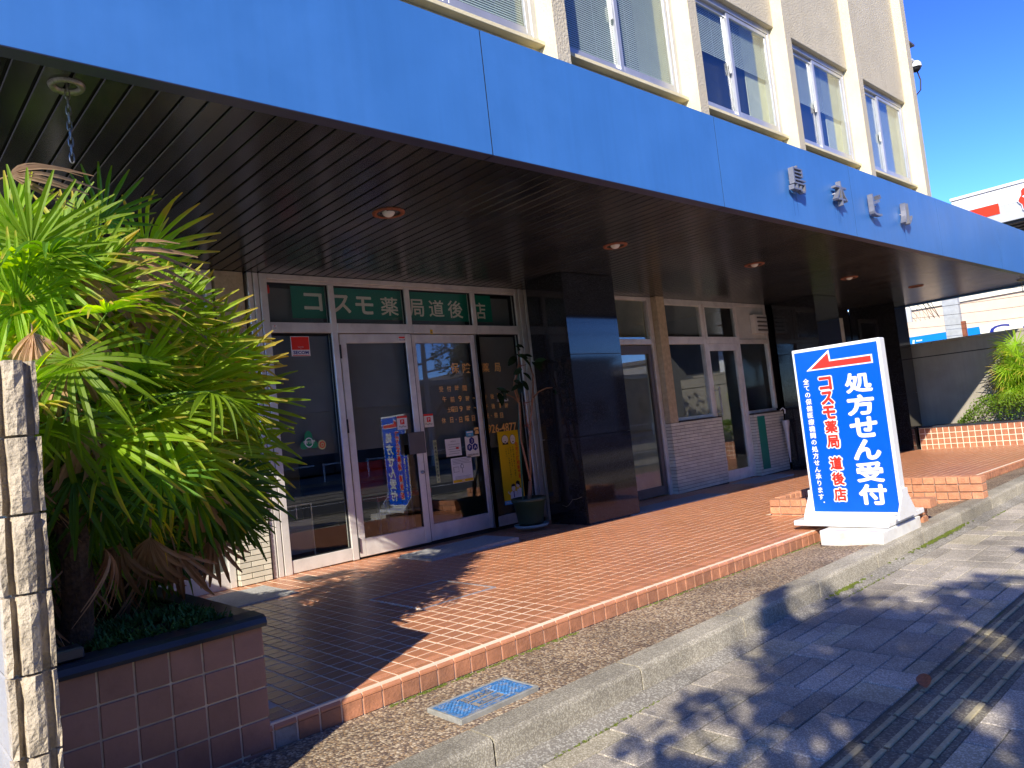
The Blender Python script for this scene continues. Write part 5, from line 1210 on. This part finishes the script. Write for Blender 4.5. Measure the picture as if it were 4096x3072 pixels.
def signside(xf, o, sgn, par):
    """lettering on one face; o = reading direction along y"""
    n = 'lettering'
    def Y(t): return (YL + YR) / 2 + sgn * ((YL + YR) / 2 - t) if 0 else None
    def yy(y): return y if sgn > 0 else (YL + YR) - y
    def prismx(pts, m_, e, name):
        q = MB(); x0, x1 = sorted((xf, xf + (-1 if sgn > 0 else 1) * e)); q.prism([(yy(y), z) for y, z in pts], x0, x1, 'x'); q.build(name, m_, par)
    arrow = [(-3.31, 1.258), (-3.50, 1.402), (-3.505, 1.322), (-3.838, 1.322), (-3.838, 1.250), (-3.48, 1.262)]
    arrow = [(-3.30, 1.252), (-3.503, 1.402), (-3.508, 1.318), (-3.838, 1.318), (-3.838, 1.248), (-3.30, 1.248)]
    prismx(arrow, M_white, .0045, 'arrow_outline')
    prismx([(-3.335, 1.259), (-3.493, 1.377), (-3.498, 1.307), (-3.827, 1.307), (-3.827, 1.259)], M_red, .006, 'arrow')
    xx = xf - .0045 * sgn
    for k, ch in enumerate('処方せん受付'):
        q = MB(); put_bold(q, ch, (xx - .0005 * sgn, yy(-3.70 - (0 if k else .005)), 1.108 - k * .1775), .0085 if ch in 'せん方付' else .0068, 10, w=.200, h=.148, o=o, res=4); q.build('character', M_white, par)
    zs = [1.132, 1.012, .893, .775, .655, .478, .352, .222]
    for k, (ch, z) in enumerate(zip('コスモ薬局道後店', zs)):
        q = MB(); put_bold(q, ch, (xx, yy(-3.442), z), .0042 if ch not in 'コスモ' else .006, 8, w=.094, h=.098, o=o)
        x2 = xx - .0012 * sgn
        w_ = MB(); put_bold(w_, ch, (xf - .0035 * sgn, yy(-3.442), z), .0125, 12, w=.098, h=.102, o=o, res=2); w_.build('outline', M_white, par)
        for v in range(len(q.v)): q.v[v] = (q.v[v][0] - .0012 * sgn,) + tuple(q.v[v][1:])
        q.build('character', M_red, par)
    q = MB(); s = '全ての保健医療機関の処方せん承ります。'
    for k, ch in enumerate(s):
        if ch == '。':
            put_text(q, '・', (xx, yy(-3.300), 1.165 - k * .0565 + .012), w=.012, h=.012, o=o); continue
        put_bold(q, ch, (xx, yy(-3.281), 1.165 - k * .0565), .0014, 4, size=.052, o=o, res=2)
    q.build('small_lettering', M_white, par)
signside(XP0 - .003, Vector((0, -1, 0)), 1, ss)
signside(XP1 + .003, Vector((0, 1, 0)), -1, ss)

# ------------------------------------------------------------------ brick walls of the terrace notch
def brick_parts(par, x0, x1, y0, y1, z0, z1, bl=.21, bh=.062, headers_top=False, faces='x'):
    n = max(1, int(round((z1 - z0) / (bh + .01)))); cz = (z1 - z0) / n
    run0, run1 = (y0, y1)
    for r in range(n):
        z = z0 + r * cz; l = bl if (r % 2 == (n % 2)) else bl / 2
        if faces == 'x':
            k = y0
            while k < y1 - .02:
                e = min(k + l, y1)
                boxo('brick', M_brick, x0 + random.uniform(-.004, .002), x1 + random.uniform(-.002, .004), k + .005, e - .004, z + .005, z + cz - .004, par, c=.004); k = e
        else:
            k = x0
            while k < x1 - .02:
                e = min(k + l, x1)
                boxo('brick', M_brick, k + .005, e - .004, y0 + random.uniform(-.004, .002), y1, z + .005, z + cz - .004, par, c=.004); k = e
w1 = boxo('brick_wall', M_brickmort, 6.612, 6.708, -3.82, -2.47, -.3, .085); tag(w1, 'low orange brick kerb wall of the terrace cut-out, directly behind the standing sign', 'brick wall')
brick_parts(w1, 6.60, 6.72, -3.83, -2.46, -.26, .095)
boxo('cap_brick', M_brick, 6.585, 6.735, -3.90, -3.72, .02, .098, w1, c=.004)
w2_ = boxo('brick_wall', M_brickmort, 7.992, 8.108, -3.89, -2.47, -.3, .10); tag(w2_, 'taller orange brick wall on the far side of the terrace cut-out, right of the standing sign', 'brick wall')
brick_parts(w2_, 7.98, 8.12, -3.90, -2.46, -.265, .112)
w3 = boxo('brick_wall', M_brickmort, 6.73, 7.97, -2.498, -2.46, -.3, .09); tag(w3, 'orange brick back wall of the terrace cut-out between the two side walls', 'brick wall')
brick_parts(w3, 6.73, 7.97, -2.51, -2.45, -.26, .10, faces='y')
rp_ = MB(); rp_.hexa([(6.72, -3.93, -.5), (7.98, -3.93, -.5), (7.98, -2.51, -.5), (6.72, -2.51, -.5), (6.72, -3.93, -.205), (7.98, -3.93, -.205), (7.98, -2.51, -.07), (6.72, -2.51, -.07)])
rp_ = rp_.build('ramp', M_joint, kind='structure')
for i in range(6):
    for j in range(7):
        x0 = 6.725 + i * .209; y0 = -3.92 + j * .2; f = lambda y: -.205 + (y + 3.93) / 1.42 * .135
        q = MB(); a, c_, e, g_ = x0 + .004, x0 + .205, y0 + .004, y0 + .196
        q.hexa([(a, e, f(e) - .01), (c_, e, f(e) - .01), (c_, g_, f(g_) - .01), (a, g_, f(g_) - .01), (a, e, f(e) + .004), (c_, e, f(e) + .004), (c_, g_, f(g_) + .004), (a, g_, f(g_) + .004)]); q.build('ramp_paver', M_pavbrick, rp_)

# ------------------------------------------------------------------ right planter, palm, hedge, wall
rpn = thing('right_planter', 'long planter faced with orange square tiles at the far end of the terrace', 'planter', (15.7, -2, -.2))
RX, RY0, RY1, RZ0, RZ1 = 15.2, -4.6, -.90, -.21, .225
q = MB(); q.box(RX + .004, RX + .12, RY0, RY1, -.5, RZ1 - .03); q.box(RX + .12, 16.2, RY0, RY0 + .1, -.5, RZ1 - .03); q.build('wall', M_grout, rpn)
tw2 = .104
q = MB(); q.box(0, .01, .007, tw2 - .007, .007, tw2 - .007, .0015); ME_q = q.mesh('tile', M_ptile2)
for i in range(35):
    for j in range(4): link('tile', ME_q, rpn, (RX - .002, RY1 - tw2 * (i + 1), RZ1 - .03 - tw2 * (j + 1) - .002))
boxo('coping', M_slate, RX - .02, RX + .13, RY0 - .02, RY1, RZ1 - .028, RZ1, rpn, c=.006)
boxo('soil', M_soil, RX + .13, 16.2, RY0 + .1, RY1, -.3, RZ1 - .03, rpn)
hg = MB(); rg = random.Random(9)
for k in range(5200):
    y = rg.uniform(-4.5, -1.55); x = rg.uniform(15.22, 15.85)
    top = .30 + .40 * min(1, (-1.6 - y) / .35) + .05 * noise.noise(Vector((x * 6, y * 6, 0)))
    z = .22 + (top - .22) * (rg.random() ** .5); c = Vector((x, y, z)); a = Vector((rg.uniform(-1, 1), rg.uniform(-1, 1), rg.uniform(-.4, 1))).normalized(); n = a.cross(Vector((rg.uniform(-1, 1), rg.uniform(-1, 1), .3))).normalized()
    s = .02; hg.poly([c - a * s, c + n * s * .6, c + a * s, c - n * s * .6], [(0, 0), (1, .2), (0, .4), (1, .2)])
tag(hg.build('hedge', M_hedge), 'low clipped bright green hedge in the right planter', 'hedge')
p2 = thing('fan_palm', 'bushy fan palm rising behind the hedge in the far right planter', 'palm', (15.85, -2.75, .2))
q = MB(); q.tube([(15.9, -2.8, .15), (15.88, -2.8, 1.1)], .07, 10); q.build('trunk', M_fibre, p2)
fine = [fanleaf(rngl, L=.40, nseg=20, spread=260, wid=.009, droop=d_, cup=.2, pet=.3).mesh('palm_leaf', [M_palm, M_petiole]) for d_ in (.2, .45)]
for k in range(90):
    a = rp.uniform(0, 6.28); t = rp.random(); d = Vector((cos(a), sin(a), (t - .4) * 1.4)); pos = Vector((15.80, -2.68, .75 + .85 * t)) + Vector((cos(a), sin(a), 0)) * rp.uniform(.1, .42)
    pos.x = min(pos.x, 16.0); link('palm_leaf', rp.choice(fine), p2, mw=orient(pos, d, up + Vector((-.9, rp.uniform(-.4, .4), 0)), rp.uniform(.7, 1.0)))
gw = thing('boundary_wall', 'plain grey rendered wall behind the right planter, half in shadow', 'wall', (16.3, -2, -.2))
boxo('wall', M_gwall, 16.26, 16.40, -5.0, 6.0, -.4, 1.80, gw); 
for y in (-3.6, -1.8, -.0, 1.8): boxo('cap_stone', M_gwall, 16.245, 16.415, y - 1.0 + .003, y + .795, 1.803, 1.86, gw, c=.005)
boxo('groove', M_mort, 16.257, 16.262, -5, 6, 1.555, 1.575, gw)

# ------------------------------------------------------------------ beyond: service station, car shop, pylon, poles
gc = thing('station_canopy', 'white service station canopy with red stripe behind the blue canopy', 'canopy', (22, -4, 0))
boxo('fascia', M_gsw, 22.0, 22.1, -13, -.12, 5.28, 5.72, gc, c=.01)
boxo('fascia_lower', M_gsg, 22.0, 22.1, -13, -.12, 4.86, 5.278, gc, c=.005); boxo('ceiling', M_ceild, 22.1, 30, -13, -.12, 4.83, 4.90, gc)
for k in range(16): boxo('ceiling_rib', M_ceild, 22.1 + k * .5, 22.16 + k * .5, -13, -.14, 4.80, 4.829, gc)
boxo('top_trim', M_gsw, 21.96, 22.12, -13, -.10, 5.722, 5.80, gc, c=.01)
boxo('red_stripe', M_gsr, 21.985, 21.999, -1.17, -.2, 5.10, 5.37, gc)
q = MB(); pts = []
cy, cz_ = -2.02, 5.30
for k in range(40):
    a = 2 * pi * k / 40; r = .42 + .03 * cos(9 * a); pts.append((cy + r * cos(a), cz_ + r * sin(a) * .95))
q.prism(pts, 21.965, 21.985, 'x'); q.build('emblem_edge', M_gsw, gc)
q = MB(); q.prism([(cy + (y - cy) * .93, cz_ + (z - cz_) * .93) for y, z in pts], 21.95, 21.966, 'x'); q.build('emblem', M_gsr, gc)
q = MB(); q.prism([(cy + .33, cz_ + .08), (cy + .20, cz_ + .12), (cy + .24, cz_ - .02)], 21.94, 21.951, 'x'); q.build('emblem_mark', M_gsw, gc)
boxo('added_dark_wall', M_opp3, 25.5, 29.5, -13, -4.2, -.3, 4.1, gc)  # added out of view, a dark block to dim what the granite pillar mirrors
for y in (-3.5, -9): boxo('column', M_gsw, 25, 25.4, y - .2, y + .2, -.3, 4.83, gc)
q = MB(); q.lathe([(.001, 0), (.12, 0), (.12, .03)], (22.9, -1.95, 4.77), 16); q.build('ceiling_lamp', flat('lamp_cover_green', (.5, .7, .2), .3), gc)
cs = thing('car_shop', 'peach sided shop building with a blue and white sign band, beyond the grey wall', 'building', (35, 2, 0))
boxo('wall', M_peach, 35, 50, 3.2, 16, -.3, 4.75, cs); boxo('wall', M_peach, 35, 50, -1.0, 3.197, -.3, 4.55, cs); boxo('wall', mat('pale_peach', (.80, .69, .60), .8), 35.02, 50, -14, -1.003, -.3, 4.5, cs)
for k in range(6): boxo('siding_joint', M_peach, 34.992, 35.0, -1.0, 3.19, .4 + k * .35, .407 + k * .35, cs)
boxo('parapet', M_creamtrim, 34.9, 35.0, -14, 16, 4.25, 4.75, cs)
boxo('sign_band', M_creamtrim, 34.8, 34.895, -14, 3.05, 2.45, 3.12, cs, c=.01)
boxo('blue_band', flat('band_blue', (.0, .22, .66), .4), 34.79, 34.799, 3.06, 6.2, 2.45, 3.09, cs)
boxo('blue_band', flat('band_blue2', (.0, .22, .66), .4), 34.78, 34.789, 3.05, 3.53, 2.45, 3.10, cs)
q = MB(); q.prism([(3.56, 2.72), (3.56, 3.07), (4.65, 2.62), (4.3, 2.5)], 34.775, 34.788, 'x'); q.build('chevron', flat('pale_cyan', (.35, .75, .80), .4), cs)
for ch, y in (('C', 2.35), ('A', 1.35), ('R', .35), ('S', -.6)):
    q = MB(); put_text(q, ch, (34.79, y, 2.82), w=.72, h=.46, o=Vector((0, -1, 0)), offset=.01); q.build('letter', M_navy, cs)
q = MB(); put_text(q, 'に', (34.78, 5.45, 2.8), w=.42, h=.30, o=Vector((0, -1, 0)), offset=.04); q.build('lettering', M_white, cs)
boxo('window', M_gask, 34.95, 35.01, -2.2, -1.7, 3.3, 3.6, cs)
py = thing('sign_pylon', 'plain grey slab pylon standing before the peach shop', 'pylon', (30, 3, 0))
boxo('slab', M_pylon, 30, 30.25, 2.34, 2.86, -.3, 6, py, c=.01); boxo('side_strip', M_rust, 30.02, 30.2, 2.22, 2.338, -.3, 3.1, py)
def pole(x, y, h, lb, arms=True, seg=10):
    t = thing('utility_pole', lb, 'utility pole', (x, y, -.2)); q = MB(); q.tube([(x, y, -.3), (x, y, h)], [.16, .10], 14); q.build('shaft', M_conc, t)
    for z in (h - .5, h - 1.2): boxo('crossarm', M_conc, x - .05, x + .05, y - .9, y + .9, z, z + .09, t)
    q = MB()
    for z in (h - .41, h - 1.11):
        for dy in (-.8, -.4, .4, .8): q.lathe([(.001, .16), (.03, .15), (.05, .08), (.03, .04), (.05, 0)], (x, y + dy, z), 8)
    q.build('insulator', M_white, t)
    q = MB(); q.lathe([(.001, .8), (.22, .78), (.24, .7), (.24, .05), (.22, 0), (.001, 0)], (x - .38, y, h - 2.6), 16); q.build('transformer', M_conc, t)
    boxo('meter_box', M_gsg, x - .25, x - .16, y - .42, y - .18, h - 3.4, h - 2.9, t)
    return t
pole(28, 3.6, 6.6, 'utility pole crowded with cables and boxes seen under the canopy end')
wc = MB()
for k in range(6):
    z0 = 3.1 + .28 * k + random.uniform(-.1, .1); y1 = random.uniform(-12, -6)
    pts = [(28 + 6 * t * 0, 3.6 + (y1 - 3.6) * t, z0 - .6 * sin(pi * t) * .5 + .1 * t) for t in [j / 12 for j in range(13)]]
    wc.tube(pts, .007, 4)
for k in range(6): wc.tube([(27.9, 3.5 - .1 * k, 3.9 + .1 * k), (27.9, 3.1 - .15 * k, 3.2), (27.9, 2.95, 3.9 + .2 * k), (27.95, 3.5, 4.4)], .012, 4)
tag(wc.build('overhead_cables', M_wire), 'bundle of drooping overhead cables in front of the peach shop', 'cable')
t = thing('far_house', 'pale house with a brown tiled roof beside the utility pole', 'house', (40, 9, 0))
boxo('wall', M_opp2, 38, 46, 5.2, 9, -.3, 3.6, t); q = MB(); q.prism([(5.0, 3.6), (9.2, 3.6), (7.1, 4.9)], 37.8, 46.2, 'x'); q.build('roof', M_brown, t)

# ------------------------------------------------------------------ across the street (seen mirrored in the glass)
ob = thing('opposite_building', 'dark long building across the street, seen mirrored in the shop glass', 'building', (5, -28, 0))
boxo('wall', M_opp, -35, 23.8, -40, -28, -.2, 15, ob)
q = MB(); q.box(-35, 23.8, -28.0, -27.0, 2.9, 3.2); q.build('awning', M_opp3, ob)
for i in range(16):
    for j in range(4): boxo('window', M_wglass if 0 else M_gask, -33 + i * 3.55, -31 + i * 3.55, -27.99, -27.95, 4.4 + j * 2.8, 5.6 + j * 2.8, ob)
for i in range(12): boxo('shutter', M_opp3, -33 + i * 4.7, -29.2 + i * 4.7, -27.99, -27.9, -.1, 2.6, ob)
boxo('brick_base', M_brick, 2, 5.2, -27.4, -27.0, -.2, .9, ob)
for i, (x, w_, h_, m_) in enumerate(((30, 7, 4.2, M_opp3), (38.5, 9, 5.2, M_opp2), (49, 10, 3.9, M_opp3), (61, 12, 5.6, M_opp2), (75, 14, 4.6, M_opp3))):
    t = thing('town_building', ('low grey shop', 'cream two storey shop', 'grey warehouse', 'peach apartment house', 'long grey hall')[i] + ' across the street, mirrored in the granite pillar', 'building', (x, -32, 0))
    boxo('wall', m_, x - w_ / 2, x + w_ / 2, -42, -31, -.3, h_, t); boxo('roof', M_brown, x - w_ / 2 - .3, x + w_ / 2 + .3, -42, -30.7, h_, h_ + .35, t)
    for k in range(3): boxo('window', M_gask, x - w_ / 2 + 1 + k * w_ / 3.4, x - w_ / 2 + 2.3 + k * w_ / 3.4, -30.99, -30.95, 1, 2.4, t)
q = MB(); n = 60
for i in range(n + 1):
    x = -60 + i * 5.0; z = 7 + 5 * noise.noise(Vector((i * .11, 0, 0))) + 2 * noise.noise(Vector((i * .4, 2, 0)))
    q.v += [(x, -95, -1), (x, -110, z), (x, -160, z + 4)]
for i in range(n):
    for j in (0, 1): A = i * 3 + j; q.face([A, A + 3, A + 4, A + 1])
q.build('hills', M_hill, smooth=True, kind='structure')
t = thing('street_pole', 'grey steel street pole with signal arm across the street, mirrored in the right door glass', 'street pole', (19.3, -20.3, 0))
q = MB(); q.tube([(19.3, -20.3, -.3), (19.3, -20.3, 9)], [.13, .08], 12); q.build('shaft', M_conc, t)
q = MB(); q.tube([(19.3, -20.3, 4.4), (20.4, -19.9, 4.8), (22, -19.2, 5.0)], .05, 8); q.tube([(19.3, -20.3, 3.9), (22, -19.2, 4.4)], .04, 8); q.tube([(19.3, -20.3, 4.3), (17.8, -20.8, 4.2)], .05, 8); q.build('arm', M_conc, t); boxo('signal', M_gask, 17.2, 17.8, -20.95, -20.7, 4.0, 4.3, t)
wc = MB()
for z in (5.4, 6.0, 6.4, 7.1, 7.3): wc.tube([(-60 + 15 * j, -20.3, z - (.25 if j % 2 else 0)) for j in range(12)], .018, 4)
tag(wc.build('overhead_cables', M_wire), 'parallel overhead cables running along the far side of the street', 'cable')
gd = MB()
for i in range(24):
    x = -20 + i * 2.6; gd.tube([(x, -19.9, -.2), (x, -19.9, .5)], .04, 6); gd.tube([(x, -19.9, .45), (x + 2.2, -19.9, .45)], .03, 6)
tag(gd.build('guard_rail', M_white), 'white guard rail along the far pavement', 'guard rail')

# ------------------------------------------------------------------ street trees (shadows on the pavement, mirrored crowns)
LEAFQ = [( -1, 0), (0, -.42), (1, 0), (0, .42)]
def tree(x, y, lb, blobs, trunk_h, n, ls=.062, seed=1):
    r = random.Random(seed); t = thing('street_tree', lb, 'tree', (x, y, -.3)); q = MB()
    q.tube([(x, y, -.4), (x + .03, y + .02, trunk_h * .5), (x + .02, y, trunk_h)], [.12, .095, .08], 10); q.build('trunk', M_bark, t)
    q = MB(); cr = MB(); tot = sum(b[3] ** 3 for b in blobs)
    for (bx_, by, bz, br) in blobs:
        m_ = Vector(((x + bx_) / 2 + r.uniform(-.1, .1), (y + by) / 2, (trunk_h + bz) / 2 + .1)); q.tube([(x + .02, y, trunk_h - .05), m_, (bx_, by, bz)], [.055, .035, .012], 6)
        for k in range(6):
            d = Vector((r.gauss(0, 1), r.gauss(0, 1), r.gauss(0, .8))).normalized() * br * .8; q.tube([(bx_, by, bz), (bx_ + d.x, by + d.y, bz + d.z)], [.012, .004], 4)
        for k in range(int(n * br ** 3 / tot)):
            d = Vector((r.gauss(0, 1), r.gauss(0, 1), r.gauss(0, .8))).normalized() * br * (r.random() ** .45)
            c = Vector((bx_, by, bz)) + d
            if noise.noise(c * 3.3) < .04: continue
            a = Vector((r.gauss(0, 1), r.gauss(0, 1), r.gauss(0, .6) - .3)).normalized(); s = a.cross(Vector((r.gauss(0, 1), r.gauss(0, 1), 1.2))).normalized(); l = ls * r.uniform(.7, 1.2)
            cr.poly([c + a * (u * l) + s * (v * l) for u, v in LEAFQ], [(0, 0), (1, .2), (0, .4), (1, .2)])
    q.build('limbs', M_bark, t); cr.build('crown', M_tleaf, t)
S = []
def sh(x, y, h, r): S.append((x - 1.415 * (h + .22), y - .82 * (h + .22), h, r))
sh(3.35, -4.75, 3.5, .62); sh(3.95, -4.35, 3.9, .50); sh(2.9, -5.25, 3.2, .55); sh(4.6, -5.0, 4.0, .5); sh(5.4, -5.5, 4.1, .6); sh(7.2, -5.0, 4.9, .38); sh(6.2, -4.75, 4.6, .20); sh(8.8, -5.2, 5.0, .5); sh(2.15, -4.95, 2.9, .28); sh(1.7, -5.3, 2.8, .4); sh(3.4, -3.98, 3.7, .14); sh(4.35, -3.72, 4.1, .16)
sh(4.0, -5.6, 3.7, .6)
sh(2.2, -4.42, 2.6, .30); sh(2.75, -4.25, 3.0, .16); sh(2.45, -4.85, 2.9, .3)
tree(-1.9, -7.75, 'street tree left of the camera whose leaf shadows fall on the pavement', S, 2.3, 30000, seed=4)
tree(11.2, -7.4, 'street tree further along the kerb, mirrored in the right door glass', [(11.2, -7.4, 3.6, .9), (10.7, -7.2, 2.9, .6), (11.7, -7.6, 3.1, .7), (11.0, -7.7, 4.4, .7), (10.9, -7.1, 2.2, .4)], 1.9, 9000, seed=8)
tree(12.5, -22.5, 'small tree on the far pavement, mirrored dimly in the left door glass', [(12.5, -22.5, 3.2, 1.2), (12.9, -22.4, 2.3, .9), (12.0, -22.6, 4.1, .8)], 1.6, 3000, .09, seed=12)
# a dry leaf on the pavement
q = blade(.09, .03, .5, -.3); o = link('fallen_leaf', q.mesh('fallen_leaf', M_rust, True), None, mw=orient((3.28, -4.93, PZ + .02), (1, .4, 0), (.2, .3, 1))); tag(o, 'dry brown leaf lying on the ribbed tactile paving', 'leaf')
